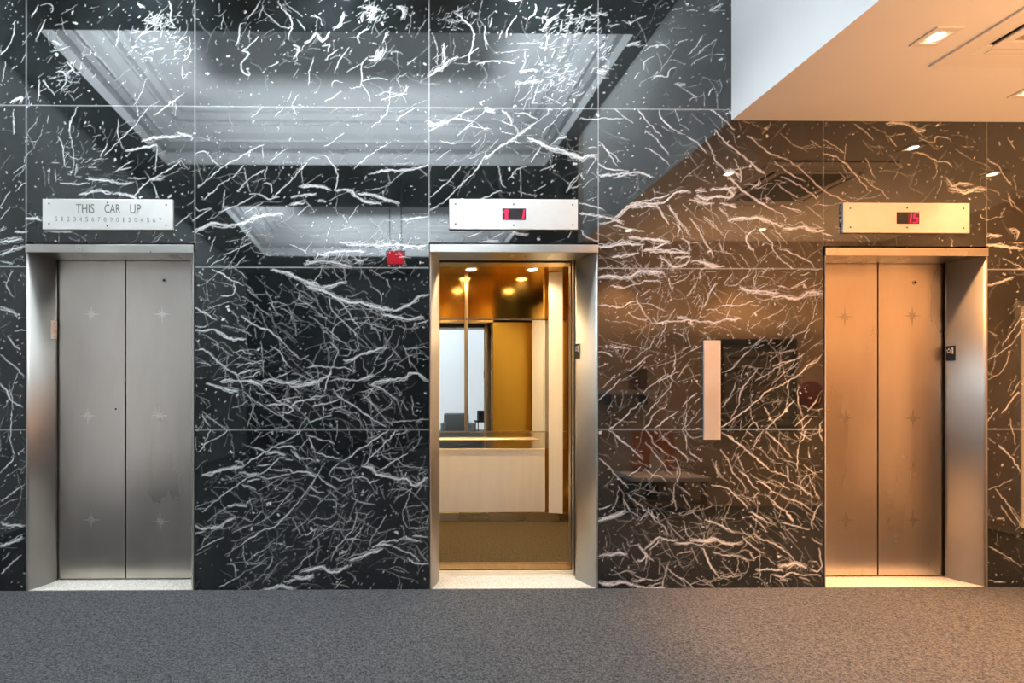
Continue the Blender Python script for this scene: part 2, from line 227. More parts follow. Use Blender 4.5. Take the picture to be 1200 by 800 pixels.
# ---------------------------------------------------------------- marble veins: rasterised in wall coordinates
VEINS = """T 220 300 8
3:60,690 150,700 240,685 330,735 400,770 540,775
2:60,650 130,665 190,655
2:60,480 150,530 270,600
2.5:500,555 570,610 680,670 760,695 890,800
1.2:510,370 590,430 650,480 760,550
1.2:550,310 620,360 720,360
2:220,120 300,160 370,200 440,230 520,270
2:435,230 440,340 390,370 310,370
4:790,125 900,145 1000,190 1080,230 1200,280
2:1080,240 1120,290 1190,330
1:730,330 790,420 800,480 850,560
1:440,110 510,160 560,210
1:1050,330 1050,400 1100,440 1200,490
1:180,320 200,410
1:310,650 420,670 530,705 600,745
1.5:175,60 200,30 240,0
1.5:200,100 220,75 300,40 360,0
1.5:410,100 470,70 540,0
2:1110,45 1200,60
1:870,490 960,530
1:970,570 1030,610
1:630,670 640,770
.8:370,490 450,550 480,640
T 360 300 8
4:0,280 100,310 200,350 300,400 400,430 520,440 600,465 700,490 800,510
3:0,240 60,250 130,300
3:800,515 900,480 1000,420 1040,380 1140,360
3:700,540 820,570 920,590 1000,590 1090,575
2:1000,640 1140,605
3:130,290 230,280 300,250 370,245
1.5:200,350 220,470 270,550 350,630 430,700 450,750
1.5:270,390 350,470 400,560 460,630 500,680
1:510,480 570,560 600,650 650,690 690,780
1:0,440 80,510 180,590
1:20,560 130,640 230,720 320,800
1:350,600 260,650 235,700 240,800
1.5:750,230 780,300
1:600,130 720,210
3:0,70 100,50 200,50 300,75 420,95
2:430,0 480,45 560,15
1:350,590 470,590
1:490,630 580,600
1:600,640 720,670 820,690
1:250,120 270,180 330,230
1:350,120 360,230
2:860,5 970,15
T 220 400 8
2:60,80 160,85 210,120 280,190 380,265 460,310 500,340
3:180,390 260,420 380,450 480,460
3.5:500,370 600,370 650,390 700,430
2:700,430 800,520 870,570 960,610 1000,640 930,665 850,655
3:300,370 400,360 490,370
2.5:470,310 560,275 680,255
2.5:500,345 600,330 690,270
2:460,250 520,215 610,205 720,185
2:430,110 520,90 560,120 620,120
3:690,385 780,355 880,390 1000,385 1060,370
3:960,420 1080,415 1140,400 1200,375
1.5:880,0 960,80 1020,130 1060,170 1130,135
1.5:780,40 860,90 900,170 970,250
2:820,345 930,300 970,270
2:640,480 760,485
2:740,600 800,590 900,590
2:860,555 960,530 1060,515
2.5:970,610 1030,560 1100,550 1200,535
1.5:530,470 620,545 700,600 760,640 870,700
1:630,590 590,680 560,800
1:590,680 680,790
2:140,680 170,750 210,800
1.2:150,670 230,730 330,800
1:680,0 700,120 710,340
1:220,0 320,70 420,135
1.2:750,300 850,370 960,410 1060,500
.8:1000,590 1080,680 1150,750
2:1140,240 1200,225
1.5:1110,290 1170,340
1.5:70,200 110,190 220,230
1:350,380 345,260 310,230
T 360 400 8
3:600,400 700,365 820,350 920,345 960,305 1040,295 1100,350 1140,360
2:570,390 680,430 760,490 850,550
3:340,185 420,170 480,125 580,100 640,85 740,50
2:0,240 80,225 180,240 300,245 370,240 440,295
3:0,405 80,380 180,320 220,290
1.5:210,0 290,80 280,140 240,220 200,330 160,470
2.2:200,370 310,350 420,365 520,360
4:520,350 560,340 610,320
1.5:260,460 330,445 410,450 440,400
2.2:240,450 320,530 440,600 520,670 600,720 740,800
1.5:520,490 610,590 700,690 800,790
1:570,480 600,600 600,740 615,800
2:0,550 80,515 170,505
2.2:50,600 180,580 300,545
1.5:200,640 290,620 380,605
1.2:630,310 720,250 750,180 810,110
1:450,0 460,70
1:450,140 435,270
1:800,70 870,160
1:820,200 910,250
1.2:900,40 940,130 970,240
1:960,190 1030,270
1.3:910,70 1140,50
1.8:510,470 600,450 620,430
1:610,460 680,550
1:830,420 890,490
1:790,530 790,580 710,640
1.2:980,510 990,580 990,680 1030,700
1.2:790,755 1000,740 1140,725
2:20,755 120,720 230,685
2:150,590 155,690
1.3:90,390 130,480
2:1020,750 1070,745
T 220 500 8
1.5:320,0 370,30 270,105 160,160 100,230
1.5:215,30 155,150
3.5:140,450 240,430 320,400 430,380 510,380
2.5:440,325 510,330 520,385
1.8:530,370 600,310 680,260 760,215 860,160 960,110 1060,40
3:740,245 820,245 910,260
2:600,190 680,210 730,250
2.5:840,195 960,175 1020,215
2:970,225 1040,295 1140,300 1200,330
2.5:650,360 770,355
3:480,430 600,450 650,440
2.5:680,465 780,480 880,450 960,440
2:760,400 860,405 930,420
2.5:890,395 960,400 985,430 1060,415 1130,430 1190,460
2:140,800 260,690 380,600 480,530 560,480 680,440 760,380 860,300 910,295
1.5:910,310 990,315
2.5:510,540 580,565 640,590
2.5:560,510 680,490
1:830,560 950,470
1:660,600 780,530 860,480
1.2:840,770 900,690 1000,575
1.2:890,730 990,655
1.3:950,795 1050,690 1130,580 1190,500
2:1145,560 1200,600
3:380,745 450,730 540,745
1.5:550,740 580,690 640,675
1.2:310,800 380,745
2:350,460 410,485
1:70,765 170,765
1:590,160 700,45
1:1030,220 1130,110
2:1140,90 1180,200 1190,240
T 360 500 8
3.5:520,365 600,380 650,440 740,460 850,490 930,485 990,545 1060,530 1100,480 1140,490
2:660,420 750,360 850,295 940,245
2.2:320,320 420,280 470,220 560,170 640,110 760,40 760,25
2:540,355 610,270 700,180 800,70 830,20
2.5:0,80 60,90 130,125 200,130 250,160
2.5:50,245 120,245 180,270 260,285 330,310
1.5:300,340 240,390 200,450
1.8:270,385 380,385 450,375
2.2:210,460 310,500 400,480
2.5:440,475 540,475 590,520 680,500
3:0,435 80,455
2:100,450 130,490 200,540 270,570
1.2:20,570 90,460 170,330
2.5:20,555 80,600 160,610
2:410,650 450,690 540,715 630,730
1.2:410,430 430,560 450,660
1:830,670 920,620 980,580
1:900,790 950,660 980,570
1:1000,650 1080,550
1:690,240 760,300 840,295 900,360 1000,380 1090,380
1:600,30 600,200 570,350
1.2:830,75 940,40 910,0
1:330,650 440,580
1:500,650 570,590
1:560,690 640,600
1:310,750 380,715
1.2:200,590 290,690
1.2:270,680 280,800
1:920,755 1080,730
1.5:1030,460 1050,500
1:1040,450 1120,410
T 220 595 8
3:70,160 120,190 220,185 300,175 350,130 440,90
1:130,350 180,270 290,190
1:180,130 260,60 350,0
1.5:80,400 180,350 260,300 340,270
1.5:420,230 520,185 600,150
1.2:640,155 720,110 800,50 850,0
2.5:500,350 560,300 620,260 700,210 800,185 860,130 980,20
1:360,460 430,390 500,350
1.2:540,525 640,430 740,385 780,340
1.2:540,600 620,555 700,520 750,530
1:550,560 560,535 680,510 770,460
1.5:290,740 380,700 480,640 540,600
1.2:470,775 590,680
1.8:370,530 420,530 450,570 450,640
2:740,570 780,530 800,460
1:520,350 520,430 540,520
2:90,230 170,225
2:910,385 990,345
2:1100,260 1200,200
1.5:1060,520 1120,460 1200,410
3:900,700 1000,670
4:1000,650 1080,660 1180,640
4:680,770 800,750 860,730 990,760
3:1060,610 1140,580 1200,560
1.2:970,600 1060,540
1:1060,130 1100,220
1:980,100 1070,260
1:470,80 560,110 610,120 700,20
T 360 595 8
5:0,590 60,570 140,550 200,590 280,590 340,560 390,540
4.5:410,490 480,470 560,430 640,410 700,390
3:620,365 720,340 790,350
2.5:640,350 740,315 860,295 900,280
3:900,270 960,290 1060,310
2.5:980,265 1060,265 1150,285
2.5:800,360 860,390 940,420 990,435 1060,500
2.2:945,460 1020,520 1150,520
1.5:220,490 260,400 350,290 430,190 460,90 460,0
1.3:390,390 450,280 520,190
2.2:360,290 430,280 500,300
1.2:590,350 610,260 670,190 740,60
1.2:0,250 100,185
1.2:40,310 180,200 300,125 350,160
1.2:0,470 80,390 140,350
1:10,130 80,95 200,100 270,50
2:880,170 910,200 910,250
1.2:900,30 910,130 940,180
1:670,235 830,195
1.5:960,190 1140,180
1:1090,135 1150,125
1:270,500 340,440 400,430
3:300,430 380,410
3:0,660 60,650
1:250,760 350,670
1:1020,350 1080,450 1130,500
1.5:800,520 840,470
T 690 240 8
2.5:80,390 200,395 290,370 400,375 520,370
2:260,130 330,70 400,20 440,0
3:400,20 480,10 620,5
2:80,100 170,115 240,150 330,150
1.5:110,185 240,150
1.5:250,190 380,230 520,250
3:220,490 330,475 470,450
2:480,420 500,380 500,490
2.5:370,300 430,290 520,320 640,325 750,335
2.5:560,410 640,395 720,350
2.5:570,440 680,440 780,420 900,430
3:660,485 740,540 790,575 900,560 950,500
3:810,500 900,490 960,490
4:960,530 1060,530 1130,560 1200,570
1.5:730,0 820,120 880,210 950,300
1.3:640,0 690,80 750,180
1.5:960,130 1040,240 1080,340 1140,430 1170,500
1:1070,0 1130,60
1:1080,110 1190,210
1.2:830,170 840,260 810,300
2:860,310 930,340 960,430
4:80,680 160,665 290,680 420,660 480,620 570,620 700,635
2.5:380,690 460,740 550,715 690,725
2:210,755 320,780 440,740
2:570,640 690,680
1.5:740,690 780,800
1.3:780,750 900,690 1000,600
2:1050,610 1040,700
1.2:1160,800 1200,740
T 825 240 8
3.5:260,130 340,125 440,130 490,110 570,140 660,170 740,205
3.5:740,215 850,220 930,200 1000,235 1120,240
1.5:140,20 230,110
3:190,0 300,25
1.5:0,110 100,190 190,300
1.5:570,0 680,60 780,120
1.5:720,0 830,45 920,80
1.2:950,0 1020,60 1120,130
2:470,230 400,290 400,350 470,420
2.2:520,240 600,320 640,360 660,440 740,530 850,610
2.2:690,410 790,430 890,480 1000,540 1030,590
1.5:630,230 710,280 780,360
1.2:180,450 190,330 240,230
1.5:0,345 60,420 100,500
3:0,550 80,580 190,575
1.2:330,460 430,580
1.2:530,540 600,470
1.5:190,750 290,750 380,680 430,620
1.2:190,740 260,650
1.2:490,610 470,740 490,780
2:690,760 790,780
1.5:540,650 600,590
1.5:810,660 900,610 1110,605
2.5:900,655 980,640
1.8:800,790 900,730 980,690
1.5:1010,170 1120,220
3:1120,260 1200,300
T 690 330 8
2.5:80,225 160,220 240,235 330,240 390,195 460,180
2:460,100 460,180 500,240 520,300 570,350 600,395
2.5:600,395 650,390 740,375 850,370 950,360 1060,370 1130,370 1180,385
2:375,280 400,315 480,350 570,355
1.8:590,335 650,385
1.5:1040,300 1060,240 1110,180 1120,120 1190,20
1.3:630,610 660,540 710,440 760,330 810,250
1.2:570,630 600,540 650,490
1.5:490,130 580,70
1.5:540,200 590,150
1.5:800,470 880,500 910,560
1.5:890,450 880,500
2:190,590 240,615 340,630
1.3:330,620 400,600
2.2:80,655 150,665 220,700
1.5:450,790 540,710 590,685
1:430,720 570,610
2:830,680 880,660
2:960,650 1060,600
1.2:800,600 810,720 790,800
1:920,140 1000,20
1:970,200 1030,110
3:830,335 930,340
1.5:880,640 950,600
1.8:210,35 320,55 440,15
T 825 330 8
4:340,60 440,90 560,95 700,110
4:640,150 740,140 820,160 900,155 960,115 1060,95 1120,115
2.5:140,225 230,220 320,225 400,195 470,175
1.5:20,265 110,255 150,230
3:0,370 90,385 180,355 280,350 340,340
1.5:0,240 30,170 60,90 110,10
2:470,130 540,175 640,150
2:440,215 520,225
1.5:430,330 500,270 560,240
1.5:550,350 640,310 730,260 770,210
2:420,370 400,420 430,480
1.5:430,440 530,370
2:690,430 755,375
1.5:820,510 950,460 1000,390 1120,335
2:940,540 990,430
1.8:500,615 560,590
1.5:750,640 850,510
2:620,745 690,680
1.5:640,790 760,750 880,710 950,660
1.2:280,780 370,700 480,590 540,510
2.2:350,710 410,650
1.3:690,680 840,630
2:980,130 1080,130
1.3:1000,390 1040,260 1060,150
1.8:780,80 880,40 950,5
1.5:960,790 1050,730 1110,680
2:690,40 780,60
T 690 420 8
2:85,400 170,320 220,280 290,200
1.8:370,120 440,80 520,10
2.2:180,670 300,580 400,480 490,410
2.2:180,670 260,720 340,800
1.5:500,320 600,240 720,150
1.8:620,230 740,170 850,125
1.2:640,210 720,150
1.5:540,530 620,430 720,320 770,240 770,160 800,100 810,0
2:510,665 580,590 610,520 740,430
2:620,650 700,590 780,530 840,490
1.5:510,665 560,700 610,790
2:880,450 920,400 1010,320
2:990,430 1040,370
1.5:870,665 910,600 910,500
1.5:880,665 970,570 1040,480
1.5:870,665 910,730 910,800
1.2:890,670 980,760
1:120,280 250,160
1.2:85,85 180,45
2.5:970,660 1040,650
2.5:690,730 760,800
2:620,680 650,710
1.2:830,190 900,80 960,60
T 825 420 8
2.2:160,650 240,590 380,490 450,430 540,360 600,300 700,260 790,210 890,150 960,80 1080,10
2:160,680 240,730 320,790
1.8:250,560 320,430 340,330 380,250 440,180 510,90
1.5:170,460 260,330 300,220
1.3:320,290 370,260
1.8:580,665 680,570 780,460 850,390
2:580,680 640,740 690,790
1.2:480,210 600,140 700,70 850,5
1.3:640,230 740,140 735,50
1.5:770,130 880,40
1.5:395,670 470,600 530,665
1.5:395,670 470,740
1.5:470,790 560,670
1.8:850,630 980,530
1.5:890,680 1010,570
1.3:890,250 880,380 920,540
2:900,790 960,670
1.5:845,700 890,750
1.5:900,690 1000,760
1.5:970,490 1070,380
1.8:1080,680 1110,580
1.8:1080,680 1110,780
1.2:430,470 460,600
1.5:170,130 250,100 330,20
2:570,460 610,530
2:780,280 800,200
T 690 510 8
2.2:240,0 330,70 430,150 510,230
2:520,310 600,370 680,390 720,430
1.8:90,210 180,290 250,370 330,450 370,490
1.5:540,80 620,170 700,270 740,330 790,370
1.5:590,60 740,185
2.2:750,70 830,130 910,190 930,250
1.8:940,150 1000,200 1070,245
1.3:380,380 430,340 490,300
2.5:90,690 170,675 220,645
3.5:90,795 200,760 280,730 350,710
2:320,590 350,640 390,710
1.5:430,540 540,605
1.5:370,560 460,640 560,720 660,800
1.5:800,470 800,600 820,700
1.2:850,480 950,560
1.2:880,560 950,680
1.3:280,480 260,600 220,700
1.2:950,700 1060,800
1.5:560,720 480,790
1.5:590,700 610,790
1.2:640,720 650,800
1.5:910,0 920,130
T 825 510 8
2.5:210,0 290,50 400,140 480,210 560,280 620,330
2:620,330 750,370 800,430 900,480 1020,575
1.8:630,10 740,110 830,215
1.5:150,130 220,220 280,350 370,460 390,530
1.8:110,240 120,340 160,390
2.2:80,470 200,490 290,560 360,630 420,700
2:330,340 400,380 450,460 520,520
1.3:310,180 340,260 380,330
2:490,420 560,450 620,500 700,550
1.8:700,555 800,595 900,630 990,690 1030,720
1.5:670,430 740,470 800,510
2.5:630,600 680,650 770,720 840,800
1.3:570,550 630,600
1.5:1010,790 1060,690 1110,630
1.5:450,130 530,0
1.2:930,270 1060,380
1.3:980,370 1010,460 1090,600
2.5:440,720 560,790
1.2:520,530 470,580 490,660
2:240,430 290,460
1.5:890,90 880,220 870,340
1.5:980,110 990,210
2:780,290 790,390
T 690 600 8
4:90,80 180,50 260,25 320,5
3:530,340 590,290 660,240 740,260 830,260
2.5:560,350 620,310 660,250
3:820,290 900,295 980,290
3.5:960,265 1060,270 1120,275 1200,250
1.5:380,330 430,305 490,295
3:480,320 510,370 545,410 460,470
2.5:545,410 610,460
2.5:540,410 540,490
4:90,410 180,395 280,385 350,400
5:100,665 200,680 310,655 420,690
3:430,690 540,705 720,705
2:560,690 680,660
3:410,645 520,635
2:220,585 310,565 340,545 440,570
1.3:360,540 440,600 540,630 620,640 690,610
1.5:720,500 800,580 900,640 980,710
2:1050,330 1100,390 1130,480 1190,570
1.5:590,0 620,80 700,120 740,220
1.2:740,80 820,190 900,260
1.2:880,80 910,180 940,230
1.5:820,400 880,375 980,365
1.5:960,330 1020,470
1.5:480,80 550,20
2.2:1090,65 1140,90 1200,100
1.5:1050,210 1080,200 1075,260
T 825 600 8
3:0,270 60,260 110,245 160,285 250,300 350,290
2.2:10,65 100,95 190,140 290,190
3:490,545 560,540 640,540 740,545
4:700,500 800,490 850,480 920,495 970,520
2.5:780,540 860,480
2.5:640,590 740,605 820,565 900,590 1010,580 1090,600
2.5:1000,535 1080,550 1100,520 1080,330
2:470,200 540,250 640,290 770,370 850,460
2:360,230 440,310 520,360 570,390
1.5:410,200 510,290
2:80,370 170,405 320,405 380,440 470,450
1.5:0,370 40,450 80,530 140,620
2:180,600 250,605 350,595
1.8:380,45 450,50 520,100 590,190
1.8:450,0 560,70 670,125
2:720,90 850,125 990,165
1.5:1020,160 1015,80 1050,0
1.5:780,0 850,100
2.2:720,180 765,245
2.2:1010,240 1060,280 1120,295
1.5:590,420 660,480
1.2:520,350 530,480 520,620
2:430,370 460,430 520,410
3:720,620 790,640
2:890,610 990,640
T 850 130 6.667
2:0,240 100,320 180,390 260,460 310,490
2:170,190 270,275 360,335 460,370 530,410 610,470 660,520
2:380,400 480,470 560,520 630,550
2.2:660,520 720,580 800,640 900,690 970,715
2.2:760,325 850,350 930,410 1000,480 1060,550 1120,620
1.8:760,220 840,260 930,330
2:665,230 725,270
2.5:0,500 80,570 180,650 280,720 400,790
3:0,600 60,650 0,690
2.5:0,725 90,755
1.8:430,510 540,560 620,610 720,690
1.3:400,560 480,630 580,680
2:430,735 520,765 610,790
1.5:1000,100 1090,160 1150,220
1.5:1070,500 1140,580 1200,610
1.2:290,180 330,110
1.2:310,170 360,90
2.5:0,480 60,470 120,530
1.3:150,570 260,580 265,530
1.5:270,690 340,680 380,720
1:940,260 935,380
1:770,440 770,520
1:680,760 740,700
1:110,90 120,160
1:120,440 125,550
T 1020 130 6.667
4:130,95 240,100 320,125 370,160 430,150
2:390,215 490,250 515,205 600,210 630,240
2.5:250,310 340,290
2.2:340,320 430,340 500,385 590,400 640,440
4:620,600 700,620 740,635 820,610 910,610
3:590,520 640,575 700,570 800,575
1.5:920,610 980,630 1010,660
1.8:910,370 1000,430 1040,510 1110,580
1.8:140,190 210,275
1.8:1075,640 1130,740 1190,790
1.8:1070,200 1130,300
1.5:0,580 80,620 130,690
1.3:500,390 520,470 490,540
1.3:520,640 560,540
2:200,190 270,180
1.5:850,500 910,490
T 1130 230 3.33
3.5:90,155 140,155
3.5:90,190 160,195 230,205
3:180,130 210,140 205,165
3:90,350 150,330 190,315
1.5:150,240 233,280
1.5:230,450 190,520 150,580
1.5:233,500 180,580 90,640
2.5:100,530 125,545
1.5:180,780 215,720
2:170,0 190,40
1.5:95,715 150,680 180,600
T 1130 460 3.33
2.5:145,80 180,40 210,0
2:90,115 130,60
2.5:135,205 180,250 220,310
2:90,175 120,200
2:120,370 170,440 225,520
1.5:90,380 190,340
2:140,440 200,520
3:130,490 155,490
1.5:95,600 130,620 180,650 220,680
2:95,730 150,740
1.5:180,100 200,200
T 0 280 3.81
3:0,310 40,320 75,345
2.5:65,410 115,405
2:0,515 50,555 110,610
2:30,430 60,470 90,495
3:0,70 50,50 110,30
2.5:0,640 30,680 50,720 100,750
1.5:60,140 30,200 60,260
1.5:40,650 60,760
2:0,100 60,110
1:80,600 20,760
T 0 480 3.64
2:0,270 40,230 60,190
1.5:50,0 45,120 65,200
2:5,390 60,350 105,315
3:0,480 50,495 105,495
3.5:0,580 40,570 100,540
2:0,510 60,500
2.5:5,700 50,655 90,620
1.5:20,470 60,430
2:80,185 105,165
1.5:10,640 40,610
T 0 0 5
2:270,115 240,180 215,235
1.5:90,120 80,200 50,270 0,325
1.3:35,360 10,480
2:395,360 430,410 465,440
2.5:340,415 380,430 385,480 360,520
2:230,470 225,590
2:250,470 320,555
2.5:180,100 210,60 220,30
2.5:240,35 290,20 310,50 300,75
1.8:990,5 1005,60 1000,110 1020,155 980,150
1.3:320,150 400,125
1.3:360,85 450,30
2:900,680 980,620 1080,545
1.5:780,750 870,630
2:455,630 420,700 405,770
1.3:1110,210 1110,320 1070,360
1.3:1070,380 1070,460 1110,420
3:310,245 355,255
2:820,205 890,180
2:860,320 910,290 950,285
1.3:720,790 790,740
4:60,600 130,570 120,600
2:80,640 80,740
1.5:700,150 680,270
1.5:530,290 530,330
T 220 0 5
2:430,5 390,60 345,115
2:345,135 310,140 305,180 285,270
1.8:530,5 560,60 610,120 590,230
1.3:440,60 490,110 550,160 610,160
1.3:640,115 690,180
3:860,170 890,150 915,80
2.5:415,210 370,260 320,300 360,310 310,385 330,430 360,440 350,400
1.3:360,180 360,250
3:690,250 720,235 745,195
1.3:690,250 670,300
3:620,265 650,280 625,340
5:1140,290 1120,340 1070,350
2.2:1055,335 1020,380 1020,480 1000,510 950,515
1.8:1020,480 1090,455 1170,465
1.5:1020,490 1060,550 1075,600
1.5:945,280 880,370 860,430
2:800,590 850,570 900,535
2:1185,520 1180,610 1140,690 1070,750
2:610,615 650,550
2:610,615 635,680
2:740,340 715,420 710,500
2:470,390 530,370
3:760,200 790,240 830,190
2.5:790,270 830,260 820,300
2.5:810,350 880,290
1.5:580,600 610,540
1.5:650,410 620,450
1.5:210,90 195,160
1.5:180,20 190,75
2:1010,250 1000,200 1060,170
2:1160,190 1140,250
4:1040,40 1100,50 1060,110
1.2:720,95 770,105 790,150
1.2:370,690 440,625
1.2:510,680 560,630
1.3:930,425 1020,370
1.5:850,510 860,475 910,485
T 440 0 5
5:130,40 170,60 155,110
4:0,350 40,290
2:75,180 45,250
2.5:460,70 520,120 575,190 560,280 550,370
1.5:330,200 355,240 360,380
5:315,445 360,410 400,390 430,350
3:400,260 405,370
3:430,350 490,330
2:500,340 560,310 605,280
2.2:590,380 660,360 740,360 820,370
2:645,150 640,220 665,270
2:640,220 650,290
2:830,95 780,160 765,220
2:740,180 725,230
2:680,110 670,160
2.5:900,110 940,60 935,20
3:980,180 1020,120 1060,95
2.5:1015,200 990,300
3.5:845,420 920,410 950,415
2:880,300 870,380 845,420
1.3:710,310 800,300 900,285
2.5:30,590 90,570 170,540
3:170,540 185,500
2:120,710 180,660 230,630
2:180,380 240,340
2:130,460 185,430
5:310,715 350,725 430,710
2.2:430,710 480,680 580,625
1.8:320,770 450,700 570,710
1.5:480,795 560,720 650,650
4:640,640 700,660
3:740,650 790,690 795,730
2.5:740,710 830,750 840,780
2:810,660 890,670 950,700
2:560,740 680,755
2:740,775 820,790
1.5:850,775 940,720 1020,660
1.5:980,780 1060,690 1120,630
3:820,490 900,485 960,480
2:915,610 940,540 960,500
T 660 0 5
2:345,120 390,135 440,110 490,90
1.5:245,155 330,140
2.5:480,300 520,270 610,265 625,240
1.8:650,265 730,230
2:730,320 780,270 820,210
1.5:790,310 900,230
2.2:470,410 480,360 530,330
2.5:520,465 550,440 610,450 620,410 660,395
1.5:750,380 800,345 860,320
3:370,265 450,245
2:720,60 790,60
1.5:630,65 700,45
2:740,585 790,560
2:850,560 880,510
3:655,490 720,495
1.8:420,460 440,425
3:860,60 900,40 930,20
2.5:885,320 950,320
3:200,80 250,90
4:200,420 250,420
2:295,635 370,690 410,725
2:440,640 500,720 580,800
2:560,640 580,700 640,750 710,790
2:100,695 200,695 350,690
2:860,640 930,690 1000,760
1.2:655,640 680,710
T 0 140 5
3:740,180 830,165 920,150
3:830,125 930,105 1060,100
3:1040,75 1130,105
2.5:780,450 850,380 910,335 1000,285 1060,245
3.5:890,350 960,340
3:510,350 620,360 700,375 780,370
2.5:690,300 770,280
2.5:350,370 440,375 520,375
3:470,440 560,420 650,435
4:670,430 740,440 800,460
2.5:750,345 850,340
1.8:340,100 370,160 380,280
1.3:415,0 410,80 430,200 430,300
2:590,220 630,140
1.8:610,210 680,140 780,45
1.5:695,0 690,80 720,170
1.5:920,150 910,310
1.3:80,310 150,260
1.3:90,420 150,370
4:150,570 240,585
4:90,660 150,660
3.5:0,720 130,700
3:0,650 30,635
4:270,650 340,655 420,655
1.5:0,590 60,510
1.5:0,510 60,420
1.5:1030,620 1130,540
1.5:900,720 960,670
1.5:80,0 80,90
1.5:450,260 440,330
1.5:660,310 780,240
1.8:900,380 930,460
1.3:290,280 290,380
1.3:320,290 330,360
1.5:1060,240 1100,290
T 220 140 5
2:60,400 190,290 290,230 370,180 450,145
1.8:90,470 180,390 260,340 330,270
2:180,545 290,500 350,470 400,440
3.5:40,660 140,610 230,620 310,610 400,570 480,555 560,555
2:50,640 150,600
2.5:360,435 430,440 470,465 540,455
1.8:290,420 360,350 450,290
2.5:500,455 560,400 640,320 700,250
3.5:670,395 760,390 840,410
3.5:860,415 950,410 990,450 1040,480 1130,490
3:1000,435 1080,440 1190,480
3:605,455 700,440 750,435
3:600,500 690,480
3:760,475 810,480
2:800,160 860,120 910,80
1.8:480,250 540,200 590,170
1.8:970,290 1080,200 1190,130
2:640,560 710,505
2.5:450,375 490,380 495,430
2:790,200 850,260 880,330 860,420
1.5:30,590 140,520
1.5:330,550 440,490
2.5:1060,320 1120,305 1190,300
2:210,795 290,755 380,720
1.8:130,770 160,690
1.8:300,660 380,630
1.8:320,700 370,650
2:600,730 700,780
1.5:440,160 440,250
1.5:460,280 450,360
1.5:810,690 840,620
1.5:690,780 730,710
3:770,790 850,775 930,770 1040,770
3:890,720 1000,735 1110,740 1190,730
1.5:40,510 70,530 130,520
1.5:220,410 210,520
1.5:330,290 350,370 365,425
1.5:910,560 940,610
1.5:940,590 1000,500
2:40,205 100,185 150,240 200,280
T 440 140 5
4.5:890,110 960,130 1010,160 1090,180 1160,210 1200,235
2.5:1030,150 1060,120 1120,95
3:640,235 700,180 790,125 860,75 920,30
2:320,525 400,480 480,400 560,330 610,260 650,190
1.8:320,455 400,390 450,340 500,270
3:0,310 70,295 150,300 230,290 305,262
2.5:790,125 850,135
2:480,95 570,30
2:310,75 440,5
2:380,125 470,145
1.5:560,160 620,110
1.5:360,240 430,180
1.8:780,350 820,300 880,275
1.5:910,250 970,160
3:0,440 60,465 140,490
3:150,590 230,580 300,570
3.5:0,745 100,735 210,745 300,740
1.5:1120,420 1190,340
1.5:720,270 740,370 760,400
2:600,470 680,440 740,415
4:800,660 890,670
2.5:600,720 740,720
1.5:310,540 360,510
2:690,700 760,650
2.5:540,690 620,660
3:640,715 720,710
1.3:80,380 160,310
1:850,290 855,460
1.5:260,290 300,325
1.5:930,420 1000,380
1.5:970,300 1060,260
2:1130,690 1150,650
T 660 140 5
4.5:0,190 60,205 110,230 140,210 195,208
2.5:150,162 195,165
2.5:205,260 280,295 380,300
3:205,330 290,320 380,315 450,310 520,335
2:290,345 370,325
2:210,130 260,180 340,250
1.5:240,160 320,280
1.8:480,65 560,130 620,210
2.2:480,165 560,210 620,265
2:720,100 800,150 840,200
3:300,580 350,540 390,510 480,490 560,490 620,460 670,420 750,425
2.2:390,490 520,470 620,440
3:770,420 830,405
3:860,410 950,405 1010,400
3:740,470 810,490 880,490
4:780,440 830,465 900,450 980,460 1000,420
2.5:920,490 1010,515
2.5:940,290 1000,360 1060,420 1130,470 1200,510
2:830,100 870,180 890,240 940,290
2:890,60 960,140 1050,210 1130,280 1190,320
1.8:530,470 570,540 620,620
1.8:620,500 680,590 750,680
1.8:740,570 800,660 860,760
3.5:970,590 1060,580 1140,575 1200,600
2.5:1130,640 1080,680 1080,730 1120,770
3:90,550 200,565 280,580 350,610
2:210,610 330,590
2:290,620 470,655
3:210,745 300,740 350,725 470,735
3.5:390,690 470,695 540,710 620,715
2.5:540,750 620,715
3.5:470,770 560,765 660,780 740,775
2.5:700,700 740,730 740,770
2:110,650 140,690 200,710
1.5:900,510 960,570
1.5:820,580 940,670
2:90,490 200,510 240,525
1.5:140,470 195,455
1.5:40,400 110,380
1.5:140,320 190,230
1.5:20,430 60,350 110,310
1.5:910,700 930,770
1.5:1000,230 1040,310 1040,370
2:1100,400 1140,380 1150,340
3:965,300 1010,310 1035,330
1.5:640,600 680,640 670,690"""
CX0, CY0, CX1, CY1, SS = -185, -100, 1490, 705, 2
canvas = np.zeros(((CY1 - CY0)*SS, (CX1 - CX0)*SS), np.float32)
